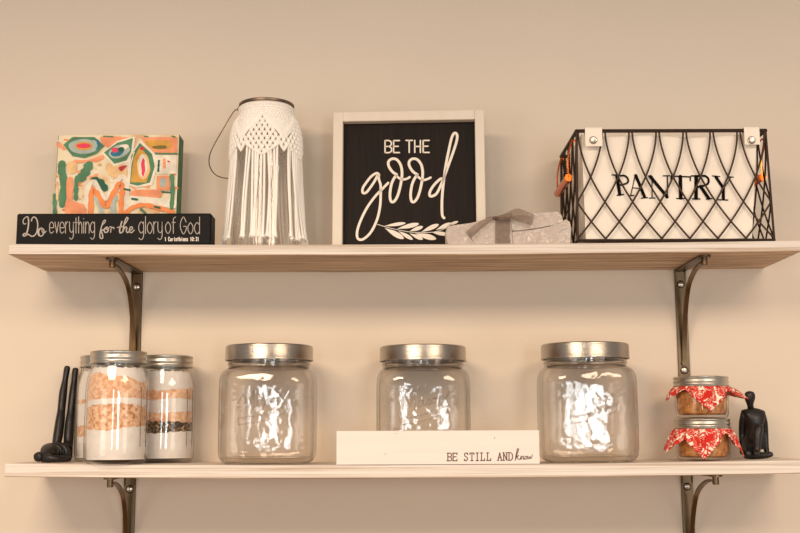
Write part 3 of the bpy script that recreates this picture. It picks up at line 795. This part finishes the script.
def cloth_strip(rows, name, parent, mt, solid=0):
    """rows: list of lists of points -> one sheet"""
    m = MB(); n = len(rows[0]); vs = [p for r_ in rows for p in r_]
    fs = [(i * n + k, i * n + k + 1, (i + 1) * n + k + 1, (i + 1) * n + k) for i in range(len(rows) - 1) for k in range(n - 1)]
    m.add(vs, fs); return m.build(name, mt, parent, smooth=True, flat_angle=80)
def lb(px, py, y): q = on_obj(mw(bd), y, px, py); return Vector((q[0], y, max(q[1], .0005)))
rows = []
for i in range(13):
    u = i / 12; x = 495 + 15.5 * u; w1 = .0009 * sin(u * 22)
    top = 218.2 - .8 * sin(pi * u)
    rows.append([lb(x, 243.5, -.003 + w1), lb(x + .6 * sin(i), 236, -.003 - w1), lb(x, 227, -.003 + w1), lb(x, top + 2, -.002), lb(x, top - .3, .004), lb(x, top - .6, .02), lb(x, top, .041)])
wrap = cloth_strip(rows, 'ribbon_band', bd, rb)
rows = []
for i in range(10):
    u = i / 9
    rows.append([lb(494.5 + 1.5 * sin(u * 6), 218 + 1.6 * u, -.004 - .003 * sin(pi * u)), lb(508, 212 + 6.5 * u, -.008 - .004 * sin(pi * u)), lb(517, 208.5 + 12.5 * u, -.009 - .005 * sin(pi * u)), lb(526, 211 + 12.5 * u, -.009), lb(534.5 - 2.5 * u, 214.5 + 11.5 * u, -.006 + .002 * u)])
cloth_strip([smooth_pts(r_, 4) for r_ in rows], 'bow_tail', bd, rb)
rows = []
for i in range(8):
    u = i / 7
    rows.append([lb(495, 216.5 + 3 * u, -.004), lb(488, 217 + 6.5 * u, -.007), lb(479, 222 + 9 * u, -.009 - .002 * sin(pi * u)), lb(470 + 1.5 * u, 228 + 11 * u, -.008), lb(465.5 + 10 * u, 232.5 + 11 * u, -.005)])
cloth_strip([smooth_pts(r_, 4) for r_ in rows], 'bow_tail', bd, rb)
rows = []
for i in range(8):
    u = i / 7
    rows.append([lb(494, 217 + 2.5 * u, -.005), lb(502, 214.5 + 5.5 * u, -.012), lb(511, 213 + 5.5 * u, -.012), lb(513, 216 + 2 * u, -.006)])
cloth_strip([smooth_pts(r_, 4) for r_ in rows], 'bow_loop', bd, rb)
m = MB(); q = lb(495, 218, -.006); m.ball(q, .0042, .003, .0032, 10); m.build('bow_knot', rb, bd, smooth=True)

# ------------------------------------------------------------------ wire basket
yF, BD = -.180, .166
pl, pr = F(577.6, 239, yF), F(774.0, 238, yF)
bz = ztop(zu, pl.x, pr.x); 
bk_ = thing('wire_basket', 'dark wire basket with a cream cloth liner marked pantry', 'basket', ((pl.x + pr.x) / 2, yF, bz), rz=R(0.3))
Mb = mw(bk_)
bx0, bx1 = on_obj(Mb, 0, 577.6, 238)[0], on_obj(Mb, 0, 774.2, 238)[0]
tx0, tx1 = on_obj(Mb, 0, 576.5, 131)[0], on_obj(Mb, 0, 765.4, 130)[0]; BH = on_obj(Mb, 0, 670, 130.8)[1]
def rect_pt(u, t):
    """u in cells around (0..22), t 0 top..1 bottom"""
    NF, NSd = 7, 4; T = 2 * (NF + NSd); u = u % T
    X0 = tx0 + (bx0 - tx0) * t; X1 = tx1 + (bx1 - tx1) * t; Y0 = 0; Y1 = BD - .004 * (1 - t)
    z = .0022 + (BH - .0022) * (1 - t)
    if u <= NF: return (X0 + (X1 - X0) * u / NF, Y0, z)
    u -= NF
    if u <= NSd: return (X1, Y0 + (Y1 - Y0) * u / NSd, z)
    u -= NSd
    if u <= NF: return (X1 + (X0 - X1) * u / NF, Y1, z)
    u -= NF
    return (X0, Y1 + (Y0 - Y1) * u / NSd, z)
def loop(t, r):
    m = MB()
    c = [Vector(rect_pt(u, t)) for u in (0, 7, 11, 18)]
    for i in range(4):
        m.tube([c[i], c[(i + 1) % 4]], r, 8); m.ball(c[i], r * 1.05, n=8)
    return m
loop(0, .0030).build('top_rim', M['wire'], bk_, smooth=True); loop(1, .0022).build('bottom_rim', M['wire'], bk_, smooth=True)
m = MB()
for i in range(22):
    for sg_ in (-1, 1):
        pts = []
        for j in range(25):
            t = j / 24; sft = 2.0 * t ** 1.75
            p = Vector(rect_pt(i + sg_ * (.055 + sft), t))
            pts.append(p)
        m.tube(pts, .0015, 6)
for u in (0, 7, 11, 18): m.tube([rect_pt(u, 0), rect_pt(u, 1)], .0019, 8)
# floor grid
for k in range(8):
    x = bx0 + (bx1 - bx0) * k / 7; m.tube([(x, 0, .0022), (x, BD, .0022)], .0012, 6)
m.build('wire_lattice', M['wire'], bk_, smooth=True)
# liner: open cloth bag
lx0, lx1 = on_obj(Mb, .007, 583.0, 185)[0], on_obj(Mb, .007, 757.0, 150)[0]; lxb = on_obj(Mb, .007, 751.5, 235)[0]
LT = on_obj(Mb, .006, 670, 134.5)[1]
m = MB(); rows = 40; cols = 200; vs = []; fs = []
def liner(u, t):   # u 0..1 around, t 0 top 1 bottom
    Y0, Y1 = .0065, BD - .012; X0 = lx0 + .002 * t; X1 = lx1 + (lxb - lx1) * t
    per = [(X0, Y0), (X1, Y0), (X1, Y1), (X0, Y1)]
    s_ = u * 4; k = int(s_) % 4; f = s_ - int(s_); a, b2 = per[k], per[(k + 1) % 4]
    x = a[0] + (b2[0] - a[0]) * f; y = a[1] + (b2[1] - a[1]) * f
    z = LT + (.0062 - LT) * t
    wv = noise.noise(Vector((x * 18, y * 18 * (k != 0), z * 22))) * .005
    e = sin(pi * f) ** .5 if 0 < f < 1 else 0
    if k == 0: y += abs(wv) * e; z -= (.003 + .002 * sin(x * 40)) * (1 - t) * e
    elif k == 1: x += wv * e - .004 * e
    elif k == 2: y -= abs(wv)
    else: x += wv * e
    return (x, y, z)
for i in range(cols):
    for j in range(rows + 1): vs.append(liner(i / cols, j / rows))
for i in range(cols):
    for j in range(rows):
        a = i * (rows + 1) + j; b2 = ((i + 1) % cols) * (rows + 1) + j; fs.append((a, b2, b2 + 1, a + 1))
fs.append(tuple(i * (rows + 1) + rows for i in range(cols)))
m.add(vs, fs)
ln = m.build('cloth_liner', M['linen'], bk_, smooth=True, label='cream linen liner')
sm_ = ln.modifiers.new('solid', 'SOLIDIFY'); sm_.thickness = .0008; sm_.offset = 0
# hem line
m = MB(); m.tube([liner(.25 * i / 30 * .999, .085) for i in range(31)], .0006, 5); m.build('hem_stitch', M['linen'], ln, smooth=True)
m = MB(); A5 = (600, 165, 5.714); LYT = .0054
strokes(m, bk_, LYT, *A5, [
    (19, [(97,60),(113,168)]), (7, [(70,55),(112,58)]), (7, [(98,173),(134,168)]), (10, [(104,62),(140,60),(160,78),(156,102),(118,114)]),
    (5, [(202,58),(176,172)]), (17, [(205,58),(255,182)]), (5, [(188,130),(232,134)]), (6, [(166,175),(194,173)]), (6, [(236,189),(272,186)]),
    (5, [(299,68),(297,186)]), (18, [(288,64),(384,182)]), (6, [(385,62),(386,184)]), (6, [(276,62),(300,64)]), (6, [(282,189),(315,188)]), (6, [(362,61),(400,61)]),
    (20, [(459,65),(461,188)]), (8, [(406,63),(516,68)]), (7, [(407,63),(405,80)]), (7, [(516,66),(516,90)]), (7, [(438,191),(482,192)]),
    (20, [(549,66),(550,190)]), (8, [(522,62),(600,62)]), (12, [(560,63),(600,63),(620,82),(612,110),(560,126)]), (18, [(574,122),(622,190)]), (7, [(528,193),(572,193)]), (7, [(610,194),(640,190)]),
    (17, [(662,68),(706,134)]), (5, [(748,70),(708,134)]), (17, [(705,132),(705,194)]), (6, [(642,62),(684,66)]), (6, [(732,67),(762,69)]), (7, [(674,198),(730,200)]),
    ], 10, t=.0004)
for i, v in enumerate(m.v):
    wv = noise.noise(Vector((v[0] * 18, 0, v[2] * 22))) * .005
    m.v[i] = (v[0], v[1] + abs(wv) * .4, v[2])
m.build('pantry_lettering', M['black_ink'], ln, label='black serif word on the liner')
# hanging tabs with snaps
for (px0, px1, py1, sx_) in ((585.0, 602.0, 146.2, 593.2), (744.0, 759.3, 145.0, 751.4)):
    a0 = on_obj(Mb, -.004, px0, 131)[0]; a1 = on_obj(Mb, -.004, px1, 131)[0]; zb_ = on_obj(Mb, -.004, 600, py1)[1]
    prof_ = [(-.0042, zb_), (-.0046, BH - .004), (-.0046, BH + .002), (-.002, BH + .0052), (.002, BH + .0052), (.005, BH + .002), (.0068, BH - .006), (.0075, BH - .016)]
    inn = [(-.0030, zb_ + .0002), (-.0034, BH - .004), (-.0034, BH + .0016), (-.0014, BH + .0040), (.0014, BH + .0040), (.0038, BH + .0014), (.0056, BH - .006), (.0063, BH - .016)]
    ring_ = prof_ + inn[::-1]; n = len(ring_); m = MB()
    m.add([(a0, y, z) for y, z in ring_] + [(a1, y, z) for y, z in ring_],
          [(i, (i + 1) % n, n + (i + 1) % n, n + i) for i in range(n)] + [(i, i + 1, n - 2 - i, n - 1 - i) for i in range(7)] + [(n + i, n + n - 1 - i, n + n - 2 - i, n + i + 1) for i in range(7)])
    tb = m.build('hanging_tab', M['linen'], bk_)
    c_ = on_obj(Mb, -.0046, sx_, 140.2); m = MB(); vs = []; n = 20
    for rr, yy in ((.0062, -.0044), (.0062, -.0060), (.0052, -.0068), (.0040, -.0062), (.0001, -.0062)):
        for k in range(n): vs.append((c_[0] + rr * cos(2 * pi * k / n), yy, c_[1] + rr * sin(2 * pi * k / n)))
    m.add(vs, [(i * n + k, i * n + (k + 1) % n, (i + 1) * n + (k + 1) % n, (i + 1) * n + k) for i in range(4) for k in range(n)])
    m.build('snap_button', M['screw'], tb, smooth=True, label='round metal snap')
# copper swing handles on both ends
for sgn, X in ((-1, tx0), (1, tx1)):
    m = MB(); zt_ = BH - .012; ya, yb = .022, .140; zg = BH - .070; xo = X + sgn * .011 if sgn < 0 else X - .001
    xi = X + sgn * .002
    m = MB(); m.tube([(xo, ya, zg), (xo, yb, zg)], .0062, 14); m.tube([(xo, ya - .001, zg), (xo, ya + .002, zg)], .0058, 14); m.tube([(xo, yb - .002, zg), (xo, yb + .001, zg)], .0058, 14)
    hnd = m.build('swing_handle', M['copper'], bk_, smooth=True, label='copper side handle')
    for y in (ya, yb):
        m = MB(); m.tube(smooth_pts([(xi - sgn * .004, y, zt_), (xi, y, zt_ + .004), (xi + sgn * .004, y, zt_ - .004), (xo, y, (zt_ + zg) / 2), (xo, y, zg)], 4), .0014, 6)
        m.build('handle_leg', M['copper'], hnd, smooth=True)

# ------------------------------------------------------------------ big glass canisters (lower shelf)
def canister(px, pxtop, label, y=-.098):
    p = F(px, 462, y)
    t = thing('glass_canister', label, 'jar', (p.x, y, zl(p.x) + .0003), group='large square glass jars with metal lids')
    return t
BR, BHt = .0752, .160
cp_ = [(.056, 0, 3.2), (.064, .0008, 3.4), (.0700, .004, 3.6), (.0735, .010, 3.8), (BR, .022, 3.9), (BR + .0002, .06, 3.9), (BR, .122, 3.9), (.0743, .134, 3.8),
       (.0716, .1425, 3.4), (.068, .1475, 2.8), (.066, .1495, 2.2), (.0650, .151), (.0650, .154), (.0664, .155), (.0664, .157), (.0650, .158), (.0650, .174)]
c0 = canister(268, 268, 'large empty square glass jar with a nickel lid, next to the mason jars')
m = MB(); jar_shell(m, cp_, .0038, .009, 96); gj = m.build('glass_body', [M['glass'], M['thick_glass']], c0, smooth=True)
for p in gj.data.polygons:
    if p.center.z < .0105 or .149 < p.center.z < .159: p.material_index = 1
m = MB(); m.lathe([(.0001, .186), (.061, .186), (.0675, .1855), (.0694, .184), (.0698, .1815), (.0698, .1646), (.0706, .1634), (.0706, .1616), (.0684, .1616), (.0680, .1646), (.0680, .178)], 96)
m.build('lid', M['lid'], c0, smooth=True, label='brushed nickel lid')
# embossed script word and slanted band on the front face
m = MB(); ysf = -BR - .0002
def em(pts, r, sm=5):
    q = smooth_pts([Vector((a, 0, b)) for a, b in pts], sm)
    out = []
    for p_ in q:
        x = p_.x; f = (1 - min(.95, abs(x) / BR) ** 3.9) ** (1 / 3.9)
        out.append((x, -BR * f - .0003, p_.z))
    m.tube(out, r, 6)
def mm(lst): return [(a * .001, b * .001) for a, b in lst]
for st in [
    [(-36,86),(-39,92),(-34,99),(-30,108),(-31,90),(-33,80)], [(-30,108),(-26,96),(-23,86)], [(-23,86),(-18,98),(-14,112),(-14,96),(-14,84),(-11,86)],
    [(-3,97),(-7,96),(-9,90),(-6,87),(-2,93),(-2,98),(-1,90),(2,89)], [(2,89),(6,97),(8,100),(9,94),(6,90),(11,91)],
    [(16,101),(12,98),(12,94),(16,93),(19,98),(16,101),(21,100)], [(22,103),(22,95),(26,103),(29,104),(29,97),(33,100),(40,112)]]:
    em(mm(st), .0017)
em(mm([(-38,70),(0,76),(38,90)]), .0014); em(mm([(-36,60),(0,66),(36,79)]), .0014)
em(mm([(-38,70),(-36,60)]), .0010); em(mm([(38,90),(36,79)]), .0010)
for k in range(11):
    x = -30 + k * 6; z = 69.5 + (x + 30) * .2
    em(mm([(x, z - 3), (x + 1.5, z + 2.5), (x + 3, z - 2), (x + 4, z + 2)]), .0006, 3)
m.build('embossed_word', M['emboss'], c0, smooth=True, label='raised glass script and banner')
p2 = F(423.5, 462, -.0765); p3 = F(588, 462, -.098)
dup(c0, (p2.x, -.0765, zl(p2.x) + .0003), 'large empty square glass jar with a nickel lid, standing behind the white block sign')
dup(c0, (p3.x, -.098, zl(p3.x) + .0003), 'large empty square glass jar with a nickel lid, right of the white block sign')

# ------------------------------------------------------------------ white block sign on the lower shelf
yW = -.1835
pl, pr = F(336.2, 460, yW), F(539.8, 460, yW); zb = ztop(zl, pl.x, pr.x)
wb = thing('block_sign', 'long white wooden block sign with small brown serif words', 'sign', ((pl.x + pr.x) / 2, yW, zb), rz=R(-.4))
hw_ = (pr.x - pl.x) / 2; hh = on_obj(mw(wb), 0, 438, 430.6)[1]
m = MB(); m.box(-hw_, hw_, 0, .031, 0, hh, bev=.0008); wbo = m.build('block', M['block'], wb)
m = MB(); A6 = (430, 435, 6.667)
its = []
def rowtxt(s_, xs_): 
    for ch, (a, b2) in zip(s_, xs_): its.append((ch, a, b2, 121 - (a - 115) * .008, 172 - (a - 115) * .010))
rowtxt('BE', [(119,143),(154,180)]); rowtxt('STILL', [(229,251),(266,293),(305,325),(338,364),(378,405)]); rowtxt('AND', [(453,477),(488,514),(524,551)])
glyphs(m, wb, 0, *A6, its, 6.0, serif=True)
m.build('serif_lettering', M['brown_ink'], wb, label='brown typewriter style words')
m = MB()
strokes(m, wb, 0, *A6, [
    (5, [(568,168),(580,130),(590,98),(584,92),(574,130),(570,165)]), (4.5, [(572,152),(592,135),(580,150),(596,164),(606,150)]),
    (4.5, [(606,140),(606,164),(614,145),(622,140),(622,162),(630,155)]), (4.5, [(640,140),(632,150),(634,162),(644,158),(646,144),(640,140),(652,144)]),
    (4.5, [(652,142),(654,160),(662,150),(668,142),(668,158),(678,148),(682,132)])], 4.5)
m.build('script_lettering', M['brown_ink'], wb, label='brown handwritten word')
for (ppx, ppy, rr) in ((385.4, 454, .0008), (494.5, 438, .0009), (396, 433.5, .0006)):
    m = MB(); q = on_obj(mw(wb), 0, ppx, ppy); m.poly([(q[0] + rr * cos(a), q[1] + rr * sin(a)) for a in [2 * pi * k / 8 for k in range(8)]], 0, .0001)
    m.build('wood_fleck', M['brown_ink'], wb)

# ------------------------------------------------------------------ quart mason jars with layered baking mixes
qp = [(.038, 0), (.042, .0012), (.0458, .0045), (.0475, .011), (.0480, .03), (.0480, .110), (.0474, .120), (.0456, .131), (.0424, .1425), (.0412, .147), (.0406, .150), (.0412, .1515), (.0412, .153), (.0402, .154), (.0400, .168)]
def qr(z):
    for a, b2 in zip(qp, qp[1:]):
        if a[1] <= z <= b2[1]: return a[0] + (b2[0] - a[0]) * (z - a[1]) / max(1e-6, b2[1] - a[1]) - .0034
    return .036
def layer(parent, name, z0f, z1f, mt, label=None):
    m = MB(); n = 120; K = 6; vs = []
    for j in range(K + 1):
        for k in range(n):
            th = 2 * pi * k / n; z = z0f(th) + (z1f(th) - z0f(th)) * j / K; r = qr(z) - (.0002 if j in (0, K) else 0)
            vs.append((r * cos(th), r * sin(th), z))
    vs.append((0, 0, z0f(0))); vs.append((0, 0, z1f(0) + .003))
    fs = [(j * n + k, j * n + (k + 1) % n, (j + 1) * n + (k + 1) % n, (j + 1) * n + k) for j in range(K) for k in range(n)]
    fs += [((K + 1) * n, (k + 1) % n, k) for k in range(n)] + [((K + 1) * n + 1, K * n + k, K * n + (k + 1) % n) for k in range(n)]
    m.add(vs, fs); return m.build(name, mt, parent, smooth=True, label=label)
def mason(px, y, label, layers, rz=0):
    p = F(px, 461, y)
    t = thing('mason_jar', label, 'jar', (p.x, y, zl(p.x) + .0003), rz=rz, group='mason jars of layered baking mix')
    m = MB(); jar_shell(m, qp, .003, .006); m.build('glass_jar', M['glass_small'], t, smooth=True)
    m = MB(); ring_lid(m, .0432, .0185); l_ = m.build('screw_lid', M['ring'], t, smooth=True); l_.location = (0, 0, .1525)
    m = MB(); A_ = lambda th, z, o: ((qr(z) + .0034 + o) * cos(th), (qr(z) + .0034 + o) * sin(th), z)
    m.tube([A_(R(-10), .026 + .09 * i / 8, .0001) for i in range(9)], .0005, 5)
    for i in range(5):
        z = .034 + i * .018; m.tube([A_(R(-10) - R(7) * k / 4, z, .0001) for k in range(5)], .0004, 5)
    m.build('measuring_scale', M['mark'], t, label='moulded measuring lines')
    m = MB(); m.tube([A_(R(-28), .026 + .09 * i / 8, .0001) for i in range(9)], .0005, 5); m.build('seam_line', M['mark'], t)
    prev = lambda th: .0072
    for i, (nm, mt, z, amp, ph, lab) in enumerate(layers):
        top = (lambda z, amp, ph: (lambda th: z + amp * sin(th + ph) + amp * .6 * sin(2 * th + ph * 2) + amp * .25 * sin(5 * th) + .0007 * sin(17 * th + ph) + .0005 * sin(29 * th + 2 * ph)))(z, amp, ph)
        bot = prev; layer(t, nm, (lambda b2: (lambda th: b2(th) + (.0002 if b2(0) != .0072 else 0)))(bot), top, M[mt], lab); prev = top
    return t
def z_of(py, y0=-.12): return F(116, py, y0).z - ZL0 - .0015
L1 = [('flour_layer', 'flour', z_of(429), .0025, 1.0, 'white flour at the bottom'), ('chip_layer', 'chips', z_of(408), .0022, 2.4, 'brown chip mix'), ('sugar_layer', 'flour', z_of(401.5), .0015, 2.0, 'white sugar band'),
      ('brown_sugar_layer', 'peach', z_of(377), .0075, -.7, 'peach brown sugar'), ('flour_layer', 'flour', .146, .0005, 0, 'pale top layer')]
L2 = [('flour_layer', 'flour', z_of(433), .0012, 1.0, 'white flour at the bottom'), ('chocolate_chip_layer', 'dark_chips', z_of(423), .0016, 2.8, 'dark chocolate chips'), ('brown_sugar_layer', 'peach', z_of(411), .0025, .2, 'peach brown sugar'),
      ('sugar_layer', 'flour', z_of(400.5), .0022, 1.8, 'white sugar band'), ('chip_layer', 'peach', z_of(388), .0030, .4, 'peach mix'), ('flour_layer', 'flour', .146, .0005, 0, 'pale top layer')]
L3 = [('flour_layer', 'flour', z_of(437), .0012, 1.0, 'white flour at the bottom'), ('chip_layer', 'chips', z_of(428), .0016, 2.8, 'brown chip mix'), ('sugar_layer', 'flour', z_of(404), .001, .2, 'white sugar band'),
      ('brown_sugar_layer', 'peach', z_of(400), .001, 1.8, 'thin peach band'), ('flour_layer', 'flour', .146, .0005, 0, 'pale top layer')]
mason(115.3, -.1555, 'filled mason jar of white and peach baking mix, in front of the other two', L1)
mason(163.8, -.0590, 'filled mason jar with a dark band of chocolate chips', L2, rz=R(-4))
mason(103.9, -.0485, 'filled mason jar mostly hidden behind another, beside the black reclining figurine', L3)

# ------------------------------------------------------------------ preserves jars with red fabric
hp_ = [(.034, 0), (.0385, .0012), (.0405, .004), (.0415, .010), (.0420, .030), (.0422, .0425), (.0405, .046), (.0396, .0475), (.0396, .0615)]
red = bpy.data.materials.new('red_print_cloth'); red.use_nodes = True
nt = red.node_tree; b = nt.nodes['Principled BSDF']; b.inputs['Roughness'].default_value = .85
tcn = nt.nodes.new('ShaderNodeTexCoord'); n1 = nt.nodes.new('ShaderNodeTexNoise'); n1.inputs['Scale'].default_value = 58; n1.inputs['Detail'].default_value = 2; n1.inputs['Distortion'].default_value = 1.8
nt.links.new(tcn.outputs['Object'], n1.inputs[0]); rp = nt.nodes.new('ShaderNodeValToRGB'); rp.color_ramp.interpolation = 'CONSTANT'
e = rp.color_ramp.elements; e[0].position = 0; e[0].color = lin((240, 224, 202)); e[1].position = .40; e[1].color = lin((200, 30, 14))
for p_, c_ in ((.525, (240, 222, 198)), (.55, (206, 36, 18)), (.65, (240, 224, 202))): k = e.new(p_); k.color = lin(c_)
nt.links.new(n1.outputs[0], rp.inputs[0]); nt.links.new(rp.outputs[0], b.inputs['Base Color'])
def fabric(parent, corners, zc, seed):
    """corners: (angle deg, hang length, outward spread) ; drapes from the lid ring"""
    m = MB(); N = 144; K = 12; vs = []; rg = random.Random(seed)
    def LH(th):
        L = .009; sp = .25; tw = 0
        for a, l, s_ in corners:
            d = abs((th - R(a) + pi) % (2 * pi) - pi)
            wgt = max(0, 1 - d / R(48)) ; 
            if wgt > 0: 
                L = max(L, .009 + (l - .009) * wgt ** 1.0); sp = sp + (s_ - sp) * wgt
        return L, sp
    for k in range(N):
        th = 2 * pi * k / N; L, sp = LH(th)
        for j in range(K + 1):
            t = j / K; s_ = L * t
            if s_ < .002: r = .0405 + s_ * 1.3; z = zc
            else:
                q = s_ - .002; el = 1 - math.exp(-q / .012)
                r = .0432 + sp * q * .9 + .004 * el * .7 + (.0014 * sin(th * 14 + seed) + .001 * sin(th * 23)) * min(1, q / .01)
                z = zc - q * (1 - sp * .55) * (.55 + .45 * el)
            vs.append((r * cos(th), r * sin(th), z))
    fs = [(k * (K + 1) + j, k * (K + 1) + j + 1, ((k + 1) % N) * (K + 1) + j + 1, ((k + 1) % N) * (K + 1) + j) for k in range(N) for j in range(K)]
    m.add(vs, fs); o = m.build('fabric_cover', red, parent, smooth=True, flat_angle=80, label='red and white printed cloth cover')
    s2 = o.modifiers.new('solid', 'SOLIDIFY'); s2.thickness = .0006
    return o
def preserve(px, y, z, label, corners, seed, lean=0):
    p = F(px, 455, y)
    t = thing('preserve_jar', label, 'jar', (p.x, y, z), rz=0, group='stacked preserve jars with red cloth')
    m = MB(); jar_shell(m, hp_, .0025, .005); m.build('glass_jar', M['glass_small'], t, smooth=True)
    m = MB(); m.lathe([(.0001, .0056), (.033, .0056), (.037, .0075), (.0386, .012), (.0392, .030), (.0393, .0415), (.0001, .042)], 48)
    m.build('preserve_filling', M['preserve'], t, smooth=True, label='golden brown fruit preserve')
    m = MB(); ring_lid(m, .0432, .0150); l_ = m.build('screw_lid', M['ring'], t, smooth=True); l_.location = (0, 0, .0503)
    fabric(t, corners, .0499, seed)
    return t
HPJ = .0655
yP = -.100
pz = zl(.45) + .0003
pj = preserve(703.5, yP, pz, 'small preserve jar with red printed cloth, at the bottom of the stack of two',
         [(-104, .054, .12), (-172, .052, .42), (-14, .058, .34), (80, .05, .2)], 2)
preserve(704.0, yP, pz + HPJ + .0002, 'small preserve jar with red printed cloth, on top of the stack of two',
         [(-90, .046, .12), (176, .032, .42), (-6, .040, .85), (85, .04, .2)], 5)

# ------------------------------------------------------------------ black figurines
def skin(name, V, E, mt, parent=None, sub=2):
    """V: (x,y,z,r[,r2])"""
    me = bpy.data.meshes.new(name); me.from_pydata([v[:3] for v in V], E, [])
    o = bpy.data.objects.new(name + '_tmp', me); sc.collection.objects.link(o)
    o.modifiers.new('skin', 'SKIN'); 
    for i, v in enumerate(V):
        sv = me.skin_vertices[0].data[i]; sv.radius = (v[3], v[4] if len(v) > 4 else v[3]); sv.use_root = (i == 0)
    s_ = o.modifiers.new('sub', 'SUBSURF'); s_.levels = sub; s_.render_levels = sub
    dg = bpy.context.evaluated_depsgraph_get(); nm = bpy.data.meshes.new_from_object(o.evaluated_get(dg))
    bpy.data.objects.remove(o); nm.name = name; nm.materials.clear(); nm.materials.append(mt)
    for p in nm.polygons: p.use_smooth = True
    oo = bpy.data.objects.new(name, nm); sc.collection.objects.link(oo)
    if parent: oo.parent = parent
    return oo
# seated figure, arms braced behind, one knee raised, the other leg folded flat
yK = -.078; pk = F(753, 456, yK); zk = zl(pk.x) + .0004
def K(px, py, y): q = F(px, py, yK + y); return (q.x - pk.x, y, q.z - zk)
V = []; E = []
def jt(px, py, y, r, par=None, r2=None):
    x, yy, z = K(px, py, y); V.append((x, yy, max(z, r * .9), r * 1.35, (r2 or r) * 1.35)); 
    if par is not None: E.append((par, len(V) - 1))
    return len(V) - 1
pel = jt(752.5, 447.5, .004, .0125, None, .0095)
wai = jt(753, 436, .006, .0105, pel, .0080); che = jt(753.5, 424, .004, .0135, wai, .0092); shc = jt(753, 414.5, .004, .0125, che, .0075)
nk0 = jt(751, 408.5, .003, .0042, shc); nk1 = jt(750, 404.5, .001, .0036, nk0); hd1 = jt(749.8, 399.5, -.001, .0060, nk1, .0072); hd2 = jt(749.8, 394.8, -.002, .0064, hd1, .0074); hd3 = jt(749.6, 390.8, -.001, .0048, hd2)
for s_, pts in ((-1, [(744.2, 413.5, .004, .0056), (742.2, 424, .010, .0044), (741.8, 434, .014, .0040), (742.5, 446, .012, .0034), (742.5, 455, .006, .0036)]),
               (1, [(761.6, 413.8, .004, .0056), (764.4, 424, .010, .0044), (765.2, 434, .014, .0040), (766, 446, .012, .0034), (767, 454.5, .006, .0036)])):
    pr_ = shc
    for q in pts: pr_ = jt(*q, pr_)
# raised-knee leg
k1 = jt(756.5, 445, -.010, .0082, pel); k2 = jt(759, 424.5, -.024, .0058, k1); k2b = jt(757.5, 437, -.027, .0056, k2); k3 = jt(757, 451.5, -.027, .0042, k2b); k4 = jt(756, 455.6, -.037, .0036, k3)
# folded leg sweeping to the right
f1 = jt(747, 451.5, -.008, .0078, pel); f2 = jt(745.5, 454.6, -.022, .0058, f1); f3 = jt(757, 455.5, -.016, .0046, f2); f4 = jt(768.5, 455.2, -.014, .0036, f3); f5 = jt(773.5, 453.4, -.016, .0034, f4)
sf = thing('seated_figurine', 'black abstract human figurine sitting with one knee raised, beside the preserve jars', 'figurine', (pk.x, yK, zk))
skin('figure_body', V, E, M['figure'], sf)
# reclining figure with legs straight up against the wall
yK = -.085; pk = F(58, 459, yK); zk = zl(pk.x) + .0004
V = []; E = []
pel = jt(64, 453.5, .018, .0120, None, .0125)
wai = jt(58, 451.0, .004, .0140, pel, .0115); che = jt(51, 451.0, -.012, .0145, wai, .0110); shc = jt(47, 453.5, -.022, .0120, che, .0090)
nk = jt(43.2, 456.5, -.028, .0048, shc); h1 = jt(40.2, 456.6, -.034, .0066, nk); h2 = jt(37.6, 457, -.039, .0062, h1); h3 = jt(35.8, 457.4, -.043, .0045, h2)
hp2 = jt(70.5, 451.5, .022, .0105, pel); hp3 = jt(57, 448.5, .016, .0085, pel)
a1 = jt(45.5, 457.5, -.036, .0052, shc); a2 = jt(51, 458.5, -.040, .0046, a1); a3 = jt(59, 458.8, -.034, .0042, a2); a4 = jt(66, 458.6, -.024, .0040, a3); a5 = jt(72, 458.6, -.018, .0038, a4)
b1 = jt(51, 452.5, .004, .0046, shc); b2_ = jt(61, 456, .022, .0038, b1); b3 = jt(73, 457, .030, .0034, b2_)
l1 = jt(56.6, 447, .026, .0066, pel); l2 = jt(60.2, 420, .040, .0060, l1); l3 = jt(61.3, 411, .046, .0050, l2); l4 = jt(63.2, 392, .054, .0052, l3); l5 = jt(65.4, 379, .060, .0036, l4); l6 = jt(67, 369, .062, .0042, l5); l7 = jt(67.8, 365.6, .060, .0036, l6)
r1 = jt(67.8, 447, .030, .0066, pel); r2 = jt(69.8, 422, .044, .0060, r1); r3 = jt(71.0, 412, .050, .0050, r2); r4 = jt(73.2, 393, .058, .0052, r3); r5 = jt(74.4, 380, .064, .0036, r4); r6 = jt(75.4, 370.5, .066, .0042, r5); r7 = jt(75.8, 367.5, .064, .0036, r6)
rf = thing('reclining_figurine', 'black abstract human figurine lying down with both legs raised against the wall', 'figurine', (pk.x, yK, zk))
skin('figure_body', V, E, M['figure'], rf)
